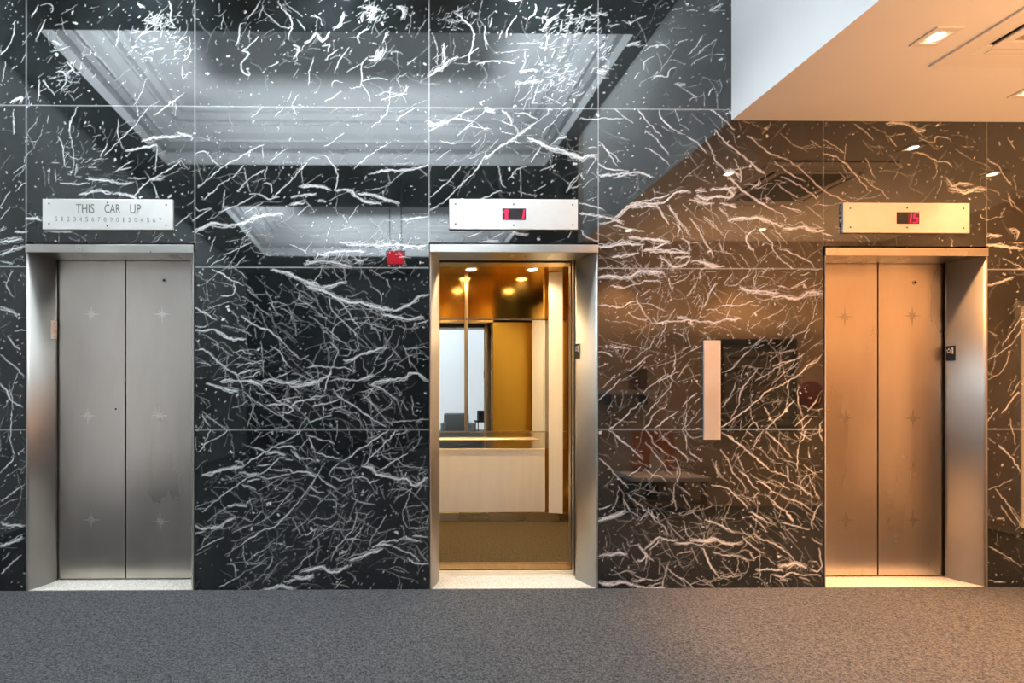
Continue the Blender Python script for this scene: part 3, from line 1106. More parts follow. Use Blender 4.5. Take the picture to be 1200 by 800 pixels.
def stamp(x0, y0, x1, y1, w, inten, aa=0.5):
    """max-blend one soft capsule into the canvas"""
    X0, Y0, X1, Y1 = (x0-CX0)*SS, (y0-CY0)*SS, (x1-CX0)*SS, (y1-CY0)*SS
    hw = w*SS/2; pad = hw + aa*SS + 1
    ax, bx = int(min(X0, X1) - pad), int(max(X0, X1) + pad) + 1
    ay, by = int(min(Y0, Y1) - pad), int(max(Y0, Y1) + pad) + 1
    ax, ay = max(ax, 0), max(ay, 0); bx, by = min(bx, canvas.shape[1]), min(by, canvas.shape[0])
    if bx <= ax or by <= ay: return
    gx = np.arange(ax, bx, dtype=np.float32)[None, :] + 0.5; gy = np.arange(ay, by, dtype=np.float32)[:, None] + 0.5
    dx, dy = X1 - X0, Y1 - Y0; L = dx*dx + dy*dy + 1e-6
    t = np.clip(((gx - X0)*dx + (gy - Y0)*dy)/L, 0, 1)
    d = np.sqrt((gx - X0 - t*dx)**2 + (gy - Y0 - t*dy)**2)
    v = np.clip((hw - d)/(aa*SS) + 0.5, 0, 1)*inten
    sub = canvas[ay:by, ax:bx]; np.maximum(sub, v, out=sub)
def vein(pts, w, inten, jit=0.6, step=2.4, taper=True, brk=0.6):
    p = [Vector(q) for q in pts]; path = []
    n = len(p)
    for i in range(n - 1):
        a, b, c, d = p[max(i-1, 0)], p[i], p[i+1], p[min(i+2, n-1)]
        k = max(1, int((c - b).length/step))
        for j in range(k):
            t = j/k
            path.append(0.5*((2*b) + (c - a)*t + (2*a - 5*b + 4*c - d)*t*t + (3*b - a - 3*c + d)*t**3))
    path.append(p[-1]); m = len(path); jx = jy = 0.0; wm = 1.0; im = 1.0; out = []
    for i, q in enumerate(path):
        jx = 0.35*jx + rnd.gauss(0, jit*0.85); jy = 0.35*jy + rnd.gauss(0, jit*0.85)
        wm = 0.6*wm + 0.4*rnd.uniform(0.45, 1.5); im = 0.5*im + 0.5*rnd.uniform(brk, 1.25)
        e = min(1.0, 0.35 + min(i, m-1-i)/4.0) if taper else 1.0
        out.append((q.x + jx, q.y + jy, max(0.35, w*wm*e), min(1, inten*im)))
    for a, b in zip(out, out[1:]):
        stamp(a[0], a[1], b[0], b[1], (a[2] + b[2])/2, (a[3] + b[3])/2)
        if w > 2.2 and rnd.random() < 0.45:       # crumbly edge of the broad veins
            stamp(a[0] + rnd.gauss(0, w*0.55), a[1] + rnd.gauss(0, w*0.55), b[0] + rnd.gauss(0, w*0.4), b[1] + rnd.gauss(0, w*0.4), rnd.uniform(0.5, 1.4), inten*rnd.uniform(0.4, 0.9))
segs = []; tx = ty = 0.0; ts = 1.0
for ln in VEINS.strip().splitlines():
    if ln.startswith('T'):
        _, a, b, c = ln.split(); tx, ty, ts = float(a), float(b), float(c); continue
    w, rest = ln.split(':'); w = float(w)
    pts = [(tx + float(q.split(',')[0])/ts, ty + float(q.split(',')[1])/ts) for q in rest.split()]
    if w < 2.6: vein(pts, max(0.5, w*0.47), min(1.0, 0.7 + 0.2*w), jit=0.42 + 0.07*w, brk=0.4)
    else:                                          # broad veins: a crumbly band of several braided strands
        vein(pts, w*0.40, 1.0, jit=0.7)
        for k in range(int(w*1.3)):
            o = rnd.gauss(0, w*0.33), rnd.gauss(0, w*0.33)
            vein([(x + o[0] + rnd.gauss(0, w*0.16), y + o[1] + rnd.gauss(0, w*0.16)) for x, y in pts], rnd.uniform(0.4, 1.1), rnd.uniform(0.6, 1.0), jit=0.9, brk=0.2)
    for a, b in zip(pts, pts[1:]): segs.append(((a[0]+b[0])/2, (a[1]+b[1])/2, math.atan2(b[1]-a[1], b[0]-a[0])))
def hair(x, y, ang, L, w, it, kid=True):
    pts = [(x, y)]; k = max(2, int(L/4.5)); drift = rnd.gauss(0, 0.05)
    for i in range(k):
        ang += drift + rnd.gauss(0, 0.16) + (rnd.uniform(-0.9, 0.9) if rnd.random() < 0.10 else 0)
        x += math.cos(ang)*L/k; y += math.sin(ang)*L/k; pts.append((x, y))
        if kid and i > 1 and rnd.random() < 0.09: hair(x, y, ang + rnd.choice((-1, 1))*rnd.uniform(0.3, 0.9), L*rnd.uniform(0.25, 0.6), w*0.85, it*0.9, False)
    vein(pts, w, it, jit=0.36, step=2.2, brk=0.15)
for _ in range(2700):                              # hairlines that follow the traced veins
    s = rnd.choice(segs)
    if s[1] < 290 and rnd.random() < 0.45: continue
    hair(s[0] + rnd.gauss(0, 24), s[1] + rnd.gauss(0, 20), s[2] + rnd.gauss(0, 0.22) + (rnd.random() < 0.10)*1.4, rnd.uniform(5, 60)*rnd.uniform(0.3, 1), rnd.uniform(0.28, 0.62), rnd.uniform(0.32, 1.0)**2)
for _ in range(1000):                              # and all over
    x, y = rnd.uniform(CX0, CX1), rnd.uniform(CY0, 690)
    hair(x, y, rnd.choice((-0.7, 0.7, -1.1, 0.2)) + rnd.gauss(0, 0.4), rnd.uniform(5, 26), rnd.uniform(0.45, 0.9), rnd.uniform(0.10, 0.42))
for x0, x1 in ((CX0, -40), (1225, CX1)):            # the wall goes on past both edges of the picture
    for _ in range(110):
        x, y = rnd.uniform(x0, x1), rnd.uniform(CY0, 690)
        hair(x, y, rnd.choice((-0.6, 0.6)) + rnd.gauss(0, 0.3), rnd.uniform(20, 60), rnd.uniform(0.6, 1.8), rnd.uniform(0.6, 1))
for _ in range(60):
    hair(rnd.uniform(CX0, 900), rnd.uniform(CY0, -20), rnd.uniform(0, 3.1), rnd.uniform(15, 40), rnd.uniform(0.6, 1.6), rnd.uniform(0.6, 1))
for _ in range(8200):                              # flecks
    x, y = rnd.uniform(CX0, CX1), rnd.uniform(CY0, 692); a = rnd.uniform(0, 3.14); L = rnd.uniform(0.1, 2.4)
    stamp(x, y, x + math.cos(a)*L, y + math.sin(a)*L, rnd.uniform(0.35, 1.05), rnd.uniform(0.15, 1.0)**1.2)
for _ in range(220):                               # small white inclusions
    x, y = rnd.uniform(CX0, CX1), rnd.uniform(CY0, 690); a = rnd.uniform(0, 3.14)
    for k in range(rnd.randint(1, 3)):
        L = rnd.uniform(0.3, 2.6); stamp(x, y, x + math.cos(a)*L, y + math.sin(a)*L, rnd.uniform(0.9, 2.0), rnd.uniform(0.7, 1.0)); x += rnd.gauss(0, 1.2); y += rnd.gauss(0, 1.2); a += rnd.gauss(0, 0.8)
for cx, cy, rx, ry, n, wm in ((668, 30, 34, 24, 130, 1.5), (650, 95, 34, 38, 160, 1.6), (435, 22, 22, 18, 60, 1.4), (185, 28, 26, 14, 60, 1.2), (530, 22, 24, 14, 50, 1.0),
                              (165, 45, 40, 30, 60, 1.0), (75, 90, 22, 22, 60, 1.3), (705, 60, 14, 30, 40, 1.3), (455, 290, 40, 8, 50, 1.4), (395, 305, 38, 6, 60, 1.6), (760, 320, 60, 10, 60, 1.3),
                              (205, 60, 22, 30, 40, 1.2), (95, 185, 40, 40, 60, 0.9)):
    for _ in range(n):                             # cloudy, broken patches
        hair(rnd.gauss(cx, rx*0.5), rnd.gauss(cy, ry*0.5), rnd.uniform(-1.4, 0.2), rnd.uniform(3, 10), rnd.uniform(0.6, wm), rnd.uniform(0.35, 0.95))
def joint(X0, Z0, X1, Z1, it):
    a, b = Q(X0, Z0), Q(X1, Z1); stamp(a[0], a[1], b[0], b[1], 0.95, it, 0.5)

# ---------------------------------------------------------------- the three openings
ELEV = [dict(k='left', xl=P(31.5, 490).x, xr=P(227.6, 490).x, zt=P(130, 287).z, zh=P(130, 296.4).z),
        dict(k='mid', xl=P(503.6, 490).x, xr=P(700.2, 490).x, zt=P(600, 287).z, zh=P(600, 296.2).z),
        dict(k='right', xl=P(965.6, 490).x, xr=P(1155.6, 490).x, zt=P(1060, 291).z, zh=P(1060, 300.3).z)]
H0 = 4.2
XB = P(857, 141).x; ZS = P(857, 141).z           # bulkhead face, soffit height
XL, XE = -3.4, 5.55                              # left wall, corridor end
SPL, JD = 0.073, 0.168                           # jamb splay and depth
zj = [P(365, y).z for y in (125.5, 313.2, 503.3)]
joint(XL, zj[0], XB, zj[0], 0.38)
for a, b in ((XL, ELEV[0]['xl']), (ELEV[0]['xr'], ELEV[1]['xl']), (ELEV[1]['xr'], ELEV[2]['xl']), (ELEV[2]['xr'], XE)):
    joint(a, zj[1], b, zj[1], 0.45); joint(a, zj[2], b, zj[2], 0.42)
for e in ELEV:
    for x in (e['xl'] - 0.004, e['xr'] + 0.004): joint(x, e['zt'], x, H0, 0.2 if e['k'] == 'right' else 0.42)

# wall mesh: a fine grid that carries the vein map, with the three openings left out and real reveals round them
def spaced(brk, step):
    out = []
    for a, b in zip(brk, brk[1:]):
        n = max(1, int(round((b - a)/step))); out += list(np.linspace(a, b, n, endpoint=False))
    return np.array(out + [brk[-1]])
GAPT, GAPS = 0.014, 0.005
xb = [XL]; 
for e in ELEV: xb += [e['xl'] - GAPS, e['xr'] + GAPS]
xb.insert(5, XB + 0.05); xb.append(XE)
ztops = sorted(set(round(e['zt'] + GAPT, 5) for e in ELEV))
zb = [0.0] + ztops + [ZS + 0.03, H0]
xs, zs = spaced(xb, KK*0.88), spaced(zb, KK*0.88)
nx, nz = len(xs), len(zs)
GX, GZ = np.meshgrid(xs, zs)
den = GX*_s + D*_c
pxs = PX0 + F*(GX*_c - D*_s)/den; pys = PY0 - F*(GZ - HC)/den
small = canvas
fx = np.clip((pxs - CX0)*SS - 0.5, 0, small.shape[1] - 1.01); fy = np.clip((pys - CY0)*SS - 0.5, 0, small.shape[0] - 1.01)
ix, iy = fx.astype(int), fy.astype(int); tx_, ty_ = fx - ix, fy - iy
val = (small[iy, ix]*(1-tx_)*(1-ty_) + small[iy, ix+1]*tx_*(1-ty_) + small[iy+1, ix]*(1-tx_)*ty_ + small[iy+1, ix+1]*tx_*ty_)
cxm, czm = (xs[:-1] + xs[1:])/2, (zs[:-1] + zs[1:])/2
keep = np.ones((nz-1, nx-1), bool)
for e in ELEV:
    keep &= ~((czm[:, None] < e['zt'] + GAPT) & (cxm[None, :] > e['xl'] - GAPS) & (cxm[None, :] < e['xr'] + GAPS))
keep &= ~((cxm[None, :] > XB + 0.05) & (czm[:, None] > ZS + 0.03))
I, J = np.nonzero(keep)
v00 = I*nx + J
quads = np.stack([v00, v00 + 1, v00 + nx + 1, v00 + nx], 1)
used = np.unique(quads); remap = np.full(nx*nz, -1, np.int64); remap[used] = np.arange(len(used))
quads = remap[quads]
co = np.stack([GX.ravel()[used], np.zeros(len(used)), GZ.ravel()[used]], 1)
vv = val.ravel()[used].astype(np.float32)
# reveals (5 cm deep) around each opening
ex_co, ex_q = [], []
def rq(*p):
    b = len(co) + len(ex_co); ex_co.extend(p); ex_q.append((b, b+1, b+2, b+3))
for e in ELEV:
    a, b, t = e['xl'] - GAPS, e['xr'] + GAPS, e['zt'] + GAPT
    rq((a, 0, 0), (a, 0, t), (a, 0.05, t), (a, 0.05, 0)); rq((b, 0, t), (b, 0, 0), (b, 0.05, 0), (b, 0.05, t)); rq((a, 0, t), (b, 0, t), (b, 0.05, t), (a, 0.05, t))
co = np.concatenate([co, np.array(ex_co)]); quads = np.concatenate([quads, np.array(ex_q)]); vv = np.concatenate([vv, np.zeros(len(ex_co), np.float32)])
me = bpy.data.meshes.new('wall_back')
me.vertices.add(len(co)); me.vertices.foreach_set('co', co.astype(np.float32).ravel())
me.loops.add(quads.size); me.loops.foreach_set('vertex_index', quads.astype(np.int32).ravel())
me.polygons.add(len(quads)); me.polygons.foreach_set('loop_start', np.arange(0, quads.size, 4, dtype=np.int32))
me.polygons.foreach_set('loop_total', np.full(len(quads), 4, np.int32))
me.update(calc_edges=True)
at = me.attributes.new('vein', 'FLOAT', 'POINT'); at.data.foreach_set('value', np.ascontiguousarray(vv))
me.materials.append(M['marble'])
wall = bpy.data.objects.new('wall_back', me); C.objects.link(wall); struct(wall)

# ---------------------------------------------------------------- room shell
YB = -9.0; YC = -2.45; XR = 3.7
struct(MB().box(XL, XE, YB, 0, -0.06, 0).build('floor', M['carpet']))
struct(MB().box(XL - 0.1, XL, YB, 0, 0, H0 + 0.7).build('wall_left', M['grey_wall']))
struct(MB().box(XL, XR, YB - 0.1, YB, 0, H0).build('wall_front', M['lobby_wall']))
struct(MB().box(XR, XR + 0.1, YB, YC - 0.15, 0, H0).build('wall_right', M['lobby_wall']))
struct(MB().box(XB, XE, YC - 0.15, YC, 0, H0).build('wall_corridor', M['tan']))
struct(MB().box(XE, XE + 0.1, YC, 0, 0, ZS).build('wall_corridor_end', M['tan']))
struct(MB().box(XB, XB + 0.04, YC, -0.001, ZS, H0 + 0.6).build('wall_bulkhead', M['paint']))
struct(MB().box(XB + 0.04, XE, YC, -0.001, ZS, ZS + 0.03).build('ceiling_soffit', M['paint']))

# main ceiling with two coffers; crown mouldings stepped up and inwards
CW = [(-2.84, 2.02, -3.33, -0.96), (-2.60, 2.30, -7.5, -4.75)]
mb = MB()
def zrect(x0, x1, y0, y1, z): mb.quad((x0, y0, z), (x1, y0, z), (x1, y1, z), (x0, y1, z))
zrect(XL, XR, CW[0][3], 0, H0)
zrect(XL, XR, CW[1][3], CW[0][2], H0)
zrect(XL, XR, YB, CW[1][2], H0)
for x0, x1, y0, y1 in CW:
    zrect(XL, x0, y0, y1, H0); zrect(x1, XR, y0, y1, H0)
struct(mb.build('ceiling', M['ceiling']))
PROF = [(0.0, 0.0), (0.0, 0.12), (-0.12, 0.12), (-0.12, 0.21), (0.0, 0.21), (0.05, 0.25), (0.08, 0.25), (0.08, 0.28), (0.14, 0.33), (0.19, 0.40), (0.21, 0.40), (0.21, 0.43),
        (0.27, 0.43), (0.32, 0.48), (0.38, 0.48), (0.38, 0.53)]
for i, (x0, x1, y0, y1) in enumerate(CW):
    mb = MB(); prev = None
    for ins, h in PROF:
        ring = [mb.bm.verts.new(p) for p in ((x0+ins, y0+ins, H0+h), (x1-ins, y0+ins, H0+h), (x1-ins, y1-ins, H0+h), (x0+ins, y1-ins, H0+h))]
        if prev:
            for a in range(4): mb.bm.faces.new((prev[a], prev[(a+1)%4], ring[(a+1)%4], ring[a]))
        prev = ring
    mb.bm.faces.new(prev)
    struct(mb.build('trim_%d' % (i+1), M['coffer']))

# daylight glazing (frosted, lit from the street); left-wall panes added as fill
struct(MB().box(1.15, 3.45, YB + 0.002, YB + 0.02, 0.25, 3.7).build('window_1', M['window']))
m_ = MB()
for x in (1.13, 3.43): m_.box(x, x + 0.05, YB + 0.002, YB + 0.06, 0.2, 3.75)
for z in (0.2, 3.7): m_.box(1.13, 3.48, YB + 0.002, YB + 0.055, z, z + 0.05)
struct(m_.build('trim_3', M['plate']))
struct(MB().box(XL + 0.002, XL + 0.02, -1.02, -0.08, 0.1, 3.3).box(XL + 0.002, XL + 0.02, -5.4, -2.15, 0.15, 2.7).build('window_2', M['left_fill']))  # unseen glowing panes, added to light the doors and bulkhead
m_ = MB()
for y in (-1.07, -0.08): m_.box(XL + 0.002, XL + 0.06, y, y + 0.05, 0.0, 3.35)
for z in (0.05, 3.3): m_.box(XL + 0.002, XL + 0.055, -1.07, -0.03, z, z + 0.05)
for y in (-5.45, -2.15): m_.box(XL + 0.002, XL + 0.06, y, y + 0.05, 0.1, 2.75)
for z in (0.1, 2.7): m_.box(XL + 0.002, XL + 0.055, -5.45, -2.1, z, z + 0.05)
struct(m_.build('trim_4', M['charcoal']))

M['end_fill'] = mat('lit_amber_glass', (0.8, 0.6, 0.4), 0.5, 0, (1.0, 0.49, 0.20), 6.5)  # warm fill light given the look of amber glass
struct(MB().box(XE - 0.02, XE - 0.002, -1.15, -0.15, 0.08, 2.0).build('end_fill_pane', M['end_fill']))  # unseen glowing pane added to warm the corridor
m_ = MB()
for y in (-1.2, -0.15): m_.box(XE - 0.05, XE - 0.002, y, y + 0.05, 0.0, 2.05)
for z in (0.03, 2.0): m_.box(XE - 0.048, XE - 0.002, -1.2, -0.1, z, z + 0.05)
struct(m_.build('trim_5', M['plate']))

# ---------------------------------------------------------------- elevator entrances
BULGE = 0.006
def jamb_frame(e, side):
    """origin, in-plane direction (front to back), outward normal and length of a jamb's splayed face"""
    if side < 0: a, b = Vector((e['xl'] + 0.006, -0.006, 0)), Vector((e['xl'] + 0.006 + SPL, JD, 0))
    else: a, b = Vector((e['xr'] - 0.006, -0.006, 0)), Vector((e['xr'] - 0.006 - SPL, JD, 0))
    d = (b - a); L = d.length; d.normalize()
    n = Vector((d.y, -d.x, 0)) if side < 0 else Vector((-d.y, d.x, 0))
    return a, d, n, L
def entrance(e, label, closed):
    xl, xr, zt, zh = e['xl'], e['xr'], e['zt'], e['zh']
    t = thing('elevator_entrance', label, 'elevator', ((xl + xr)/2, 0, 0), 'elevator entrances in the marble wall')
    local(MB().box(xl, xr, -0.014, JD, zh, zt).build('header', M['steel'], bevel=0.0015), t)
    for side in (-1, 1):
        a, d, n, L = jamb_frame(e, side)
        arc = [a + d*(L*i/12) + n*(BULGE*4*(i/12)*(1 - i/12)) for i in range(13)]
        xo_ = xl if side < 0 else xr
        pts = [(xo_, -0.008)] + [(q.x, q.y) for q in arc] + [(xo_, JD)]
        if side > 0: pts = pts[::-1]
        o = local(MB().prism(pts, 0.003, zh).build('jamb', M['steel_jamb']), t)
        for f in o.data.polygons: f.use_smooth = abs(f.normal.z) < 0.5 and abs(f.normal.y) < 0.75 and f.normal.x*side < 0
    xi, xo = xl + 0.006 + SPL, xr - 0.006 - SPL; xm = (xi + xo)/2
    yd = JD + 0.012
    if closed:
        local(MB().box(xl, xr, 0.001, JD + 0.09, -0.03, 0.003).build('sill', M['stone']), t)
        for s in (-1, 1):
            a, b = (xi - 0.03, xm - 0.0045) if s < 0 else (xm + 0.0045, xo + 0.03)
            leaf = local(MB().box(a, b, yd, yd + 0.03, 0.012, zh + 0.06).build('door_panel', M['steel_door'], bevel=0.0015), t)
            for px, py in e['stars'][s]:
                p = P(px, py, yd)
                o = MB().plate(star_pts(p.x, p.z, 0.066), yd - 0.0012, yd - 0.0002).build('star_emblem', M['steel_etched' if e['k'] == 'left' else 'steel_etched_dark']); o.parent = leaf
                o.matrix_parent_inverse = leaf.matrix_world.inverted()
            for px, py, r in e['holes'][s]:
                p = P(px, py, yd)
                if r > 0.007: o = MB().cyl((p.x, yd - 0.003, p.z), (p.x, yd - 0.0001, p.z), r*2.0, 20).build('lock_collar', M['steel_jamb']); o.parent = leaf
                o2 = MB().cyl((p.x, yd - 0.0036, p.z), (p.x, yd - 0.002, p.z), r, 16).build('lock_hole', M['black']); o2.parent = leaf
        local(MB().box(xi - 0.04, xo + 0.04, yd + 0.05, yd + 0.06, 0.0, zh + 0.06).build('shaft_cover', M['black']), t)  # black sheet added behind the leaves, stands for the dark of the shaft
    else:
        local(MB().box(xl, xr, 0.001, 0.235, -0.03, 0.003).build('sill', M['stone']), t)
        m_ = MB().box(xl, xr, 0.236, 0.262, -0.03, 0.004).box(xl, xr, 0.270, 0.296, -0.03, 0.004).box(xl, xr, 0.304, 0.335, -0.03, 0.004).box(xl, xr, 0.236, 0.335, -0.03, -0.006)
        local(m_.build('door_track', M['plate']), t)
        for s in (-1, 1):                          # both leaves slid open into their pockets
            a, b = (xi - 0.62, xi - 0.002) if s < 0 else (xo + 0.002, xo + 0.62)
            local(MB().box(a, b, 0.205, 0.237, 0.012, zh + 0.06).build('door_panel', M['steel_door'], bevel=0.002), t)
        local(MB().box(xl - 0.3, xr + 0.3, JD + 0.005, 0.20, zh + 0.004, zh + 0.35).build('track_cover', M['dark_steel']), t)
    return t
ELEV[0]['stars'] = {-1: [(107, 368), (103, 487), (107, 609)], 1: [(190, 368), (187, 487), (188, 611)]}
ELEV[2]['stars'] = {-1: [(990, 371), (991, 490), (991, 609)], 1: [(1069, 370), (1070, 490), (1070, 609)]}
ELEV[0]['holes'] = {-1: [(136, 479, 0.006)], 1: [(192.5, 328.5, 0.0085)]}
ELEV[2]['holes'] = {-1: [], 1: [(1072, 331, 0.008)]}
E0 = entrance(ELEV[0], 'closed steel elevator entrance below the sign plate with engraved words', True)
E1 = entrance(ELEV[1], 'open steel elevator entrance showing a gold lit cab inside', False)
E2 = entrance(ELEV[2], 'closed elevator entrance lit copper under the low warm ceiling', True)

# small fittings on the jambs
def on_jamb(e, side, u, z, name, label, cat, group=None):
    a, d, n, L = jamb_frame(e, side)
    o = thing(name, label, cat, (0, 0, 0), group)
    org = a + d*(u*L) + n*(BULGE*4*u*(1 - u) + 0.0010); org.z = z
    tl = BULGE*4*(1 - 2*u)/L; d, n = (d + n*tl).normalized(), (n - d*tl).normalized()
    # local x to the right as seen by someone facing the plate, local y into the jamb, local z up
    xax = d if side < 0 else -d
    o.matrix_world = Matrix(((xax.x, -n.x, 0, org.x), (xax.y, -n.y, 0, org.y), (0, 0, 1, org.z), (0, 0, 0, 1)))
    bpy.context.view_layer.update()
    return o
def kid(o, parent): o.parent = parent; return o
def zpix(py, d): return P(455, py, d).z
ks = on_jamb(ELEV[0], -1, 0.865, zpix(387, 0.14), 'key_switch', 'narrow steel key switch plate on the inner jamb of the closed elevator', 'switch')
MB().box(-0.021, 0.021, -0.004, 0, -0.061, 0.061).build('face_plate', M['plate'], ks, 0.0015)
MB().cyl((0, -0.011, 0), (0, -0.0041, 0), 0.0075, 20).build('key_cylinder', M['polished'], ks)
for z in (-0.042, 0.042): MB().cyl((0, -0.006, z), (0, -0.0041, z), 0.0045, 12).build('screw', M['polished'], ks)
def floor_plaque(e, u, z, label):
    o = on_jamb(e, 1, u, z, 'floor_plaque', label, 'sign', 'floor number plaques on the jambs')
    MB().box(-0.0235, 0.0235, -0.003, 0, -0.049, 0.049).build('plaque_plate', M['plaque'], o, 0.001)
    out = [(p[0]-0.0085, p[1]+0.015) for p in [(0.0135*(1 if i % 2 == 0 else 0.5)*math.cos(math.pi/2 + i*math.pi/5), 0.020*(1 if i % 2 == 0 else 0.5)*math.sin(math.pi/2 + i*math.pi/5)) for i in range(10)]]
    inn = [((x + 0.0085)*0.62 - 0.0085, (z_ - 0.015)*0.62 + 0.015) for x, z_ in out]
    m_ = MB(); A = [m_.bm.verts.new((x, -0.0042, z_)) for x, z_ in out]; B = [m_.bm.verts.new((x, -0.0042, z_)) for x, z_ in inn]
    A2 = [m_.bm.verts.new((x, -0.0031, z_)) for x, z_ in out]
    for i in range(10):
        j = (i+1) % 10; m_.bm.faces.new((A[i], A[j], B[j], B[i])); m_.bm.faces.new((A[i], A2[i], A2[j], A[j]))
    m_.build('star_symbol', M['white'], o)
    m_ = MB().plate([(0.007, -0.006), (0.0135, -0.006), (0.0135, 0.036), (0.007, 0.036), (0.001, 0.029), (0.001, 0.024), (0.007, 0.029)], -0.0042, -0.0031)
    m_.build('numeral', M['white'], o)
    m_ = MB()
    for x, z_ in ((-0.006, -0.022), (0.002, -0.022), (-0.006, -0.029), (0.010, -0.022)): m_.cyl((x, -0.0045, z_), (x, -0.0031, z_), 0.0014, 8, 0.0018)
    m_.build('braille', M['plaque'], o)
    return o
floor_plaque(ELEV[2], 0.845, zpix(413, 0.14), 'black floor plaque with white star and 1 beside the copper doors')
floor_plaque(ELEV[1], 0.87, zpix(411, 0.14), 'dark floor plaque on the inner jamb of the open elevator')

# ---------------------------------------------------------------- hall position signs above the entrances
def rect_px(x0, y0, x1, y1, d):
    a, b = P(x0, y1, d), P(x1, y0, d); return a.x, b.x, a.z, b.z
def sign_plate(box, label, screws):
    y = -0.016
    x0, x1, z0, z1 = rect_px(*box, y)
    t = thing('indicator_sign', label, 'sign', ((x0+x1)/2, -0.0005, z0), 'indicator signs above the elevators')
    local(MB().box(x0, x1, y, -0.0005, z0, z1).build('face_plate', M['plate'], bevel=0.0012), t)
    for px, py in screws:
        p = P(px, py, y)
        local(MB().cyl((p.x, y - 0.0015, p.z), (p.x, y + 0.001, p.z), 0.0055, 12, ).build('screw', M['engrave']), t)
    return t, y
s1, y = sign_plate((49.8, 233.5, 202.2, 268.5), 'engraved steel sign plate with THIS CAR UP in worn letters', [(57.5, 238.5), (126, 237.5), (194.7, 240), (57.5, 262), (126, 264.5), (194.5, 263.8)])
def txt(body, box, m, t, name='lettering'):
    x0, x1, z0, z1 = rect_px(*box, y); return text_mesh(name, body, m, x0, x1, z0, z1, y - 0.0002, 0.0012, t)
txt('THIS', (89, 239, 110.5, 249.5), M['engrave_mid'], s1)
txt('CAR', (122.5, 239.3, 141, 249.5), M['engrave_mid'], s1)
txt('UP', (152.5, 239.5, 165, 250), M['engrave_mid'], s1)
for i, ch in enumerate('S12345678901204567'):
    cx = 65.8 + i*7.18
    w = 0.65 if ch == '1' else 1.55
    o = txt(ch, (cx - w, 253.6 + i*0.1, cx + w, 259.0 + i*0.1), M['engrave_light'], s1, 'numeral')
s2, y = sign_plate((526.7, 233.5, 677.2, 268.3), 'pale steel sign plate with red arrow and number 1', [(533.8, 239), (602, 239.3), (671, 240), (533.8, 262.3), (602, 263.8), (671, 263.5)])
s3, y = sign_plate((988.3, 238, 1136.3, 272.3), 'copper-toned sign plate with red number 15', [(996.5, 266.2), (1063, 266.6), (1129, 244.2), (1129, 267.2), (996.5, 244), (1063, 243.6)])
def display(t, box, lit):
    x0, x1, z0, z1 = rect_px(*box, y)
    d = local(MB().box(x0, x1, y - 0.0012, y - 0.0001, z0, z1).build('display_window', M['led_back']), t)
    W, Hh = x1 - x0, z1 - z0
    def put(name, polys, m, dy=0.0022):
        mb = MB()
        for p in polys: mb.plate([(x0 + u*W, z0 + v*Hh) for u, v in p], y - dy, y - 0.0013)
        o = mb.build(name, m); o.parent = d; return o
    lit(put)
    return d
def seg(u0, v0, u1, v1, slant=0.06):
    return [(u0 + slant*v0, v0), (u1 + slant*v0, v0), (u1 + slant*v1, v1), (u0 + slant*v1, v1)]
def lit_mid(put):
    put('backlight', [[(0.02, 0.04), (0.3, 0.04), (0.3, 0.96), (0.02, 0.96)]], M['led_glow'], 0.0016)
    put('arrow_symbol', [[(0.11, 0.05), (0.23, 0.05), (0.23, 0.62), (0.29, 0.62), (0.29, 0.72), (0.22, 0.92), (0.12, 0.92), (0.05, 0.72), (0.05, 0.62), (0.11, 0.62)]], M['led'])
    put('numeral', [[(0.84, 0.08), (0.92, 0.08), (0.96, 0.9), (0.90, 0.9)]], M['led'])
def lit_right(put):
    put('backlight', [[(0.5, 0.03), (0.99, 0.03), (0.99, 0.97), (0.5, 0.97)]], M['led_glow'], 0.0016)
    put('numeral', [seg(0.56, 0.08, 0.62, 0.9)], M['led'])
    a, b = 0.70, 0.92
    put('numeral', [seg(a, 0.84, b, 0.92), seg(a, 0.5, a + 0.06, 0.86), seg(a, 0.46, b, 0.55), seg(b - 0.06, 0.12, b, 0.5), seg(a, 0.08, b, 0.16)], M['led'])
display(s2, (588.7, 244.3, 616.2, 257.6), lit_mid)
display(s3, (1050.7, 248.6, 1077.2, 262.2), lit_right)

# blank call plate
x0, x1, z0, z1 = rect_px(825.3, 398.6, 844.6, 515, -0.014)
cp = thing('mounted_call_plate', 'tall blank steel call plate on the marble between two elevators', 'wall plate', ((x0+x1)/2, -0.0005, z0))
local(MB().box(x0, x1, -0.014, -0.0005, z0, z1).build('face_plate', M['plate'], bevel=0.0015), cp)
for zz in (z0 + 0.05, z1 - 0.05): local(MB().cyl(((x0+x1)/2, -0.0152, zz), ((x0+x1)/2, -0.0141, zz), 0.003, 10).build('screw', M['plate']), cp)

# ---------------------------------------------------------------- elevator cab behind the open entrance
cab = thing('elevator_cab', 'gold lined elevator cab with mirror and brass handrail inside the open doorway', 'elevator', (0.8, 0.4, 0))
def cpart(mb, name, m, **k): return local(mb.build(name, m, **k), cab)
cxl, cxr, cy0, cy1 = -38*KK, 330*KK, 0.46, 1.79
cz = HC + 228*KK
zm0, zm1 = HC - 38/0.641*KK, HC + 92/0.641*KK
ol, orr = 49*KK, 243*KK
ztr = HC + 177*KK
cpart(MB().box(cxl, cxr, 0.505, cy1, -0.03, 0.0), 'cab_floor', M['cab_carpet'])
cpart(MB().box(cxl, cxr, 0.365, 0.485, -0.03, 0.001).box(cxl, cxr, 0.487, 0.503, -0.03, 0.006), 'cab_sill', M['bronze_satin'])
cpart(MB().box(cxl, cxr, cy1, cy1 + 0.03, 0, cz), 'back_panel', M['gold'])
cpart(MB().box(cxl - 0.03, cxl, cy0, cy1, 0, cz), 'side_wall', M['gold'])
cpart(MB().box(cxr, cxr + 0.03, cy0, cy1, 0, cz), 'side_wall', M['gold'])
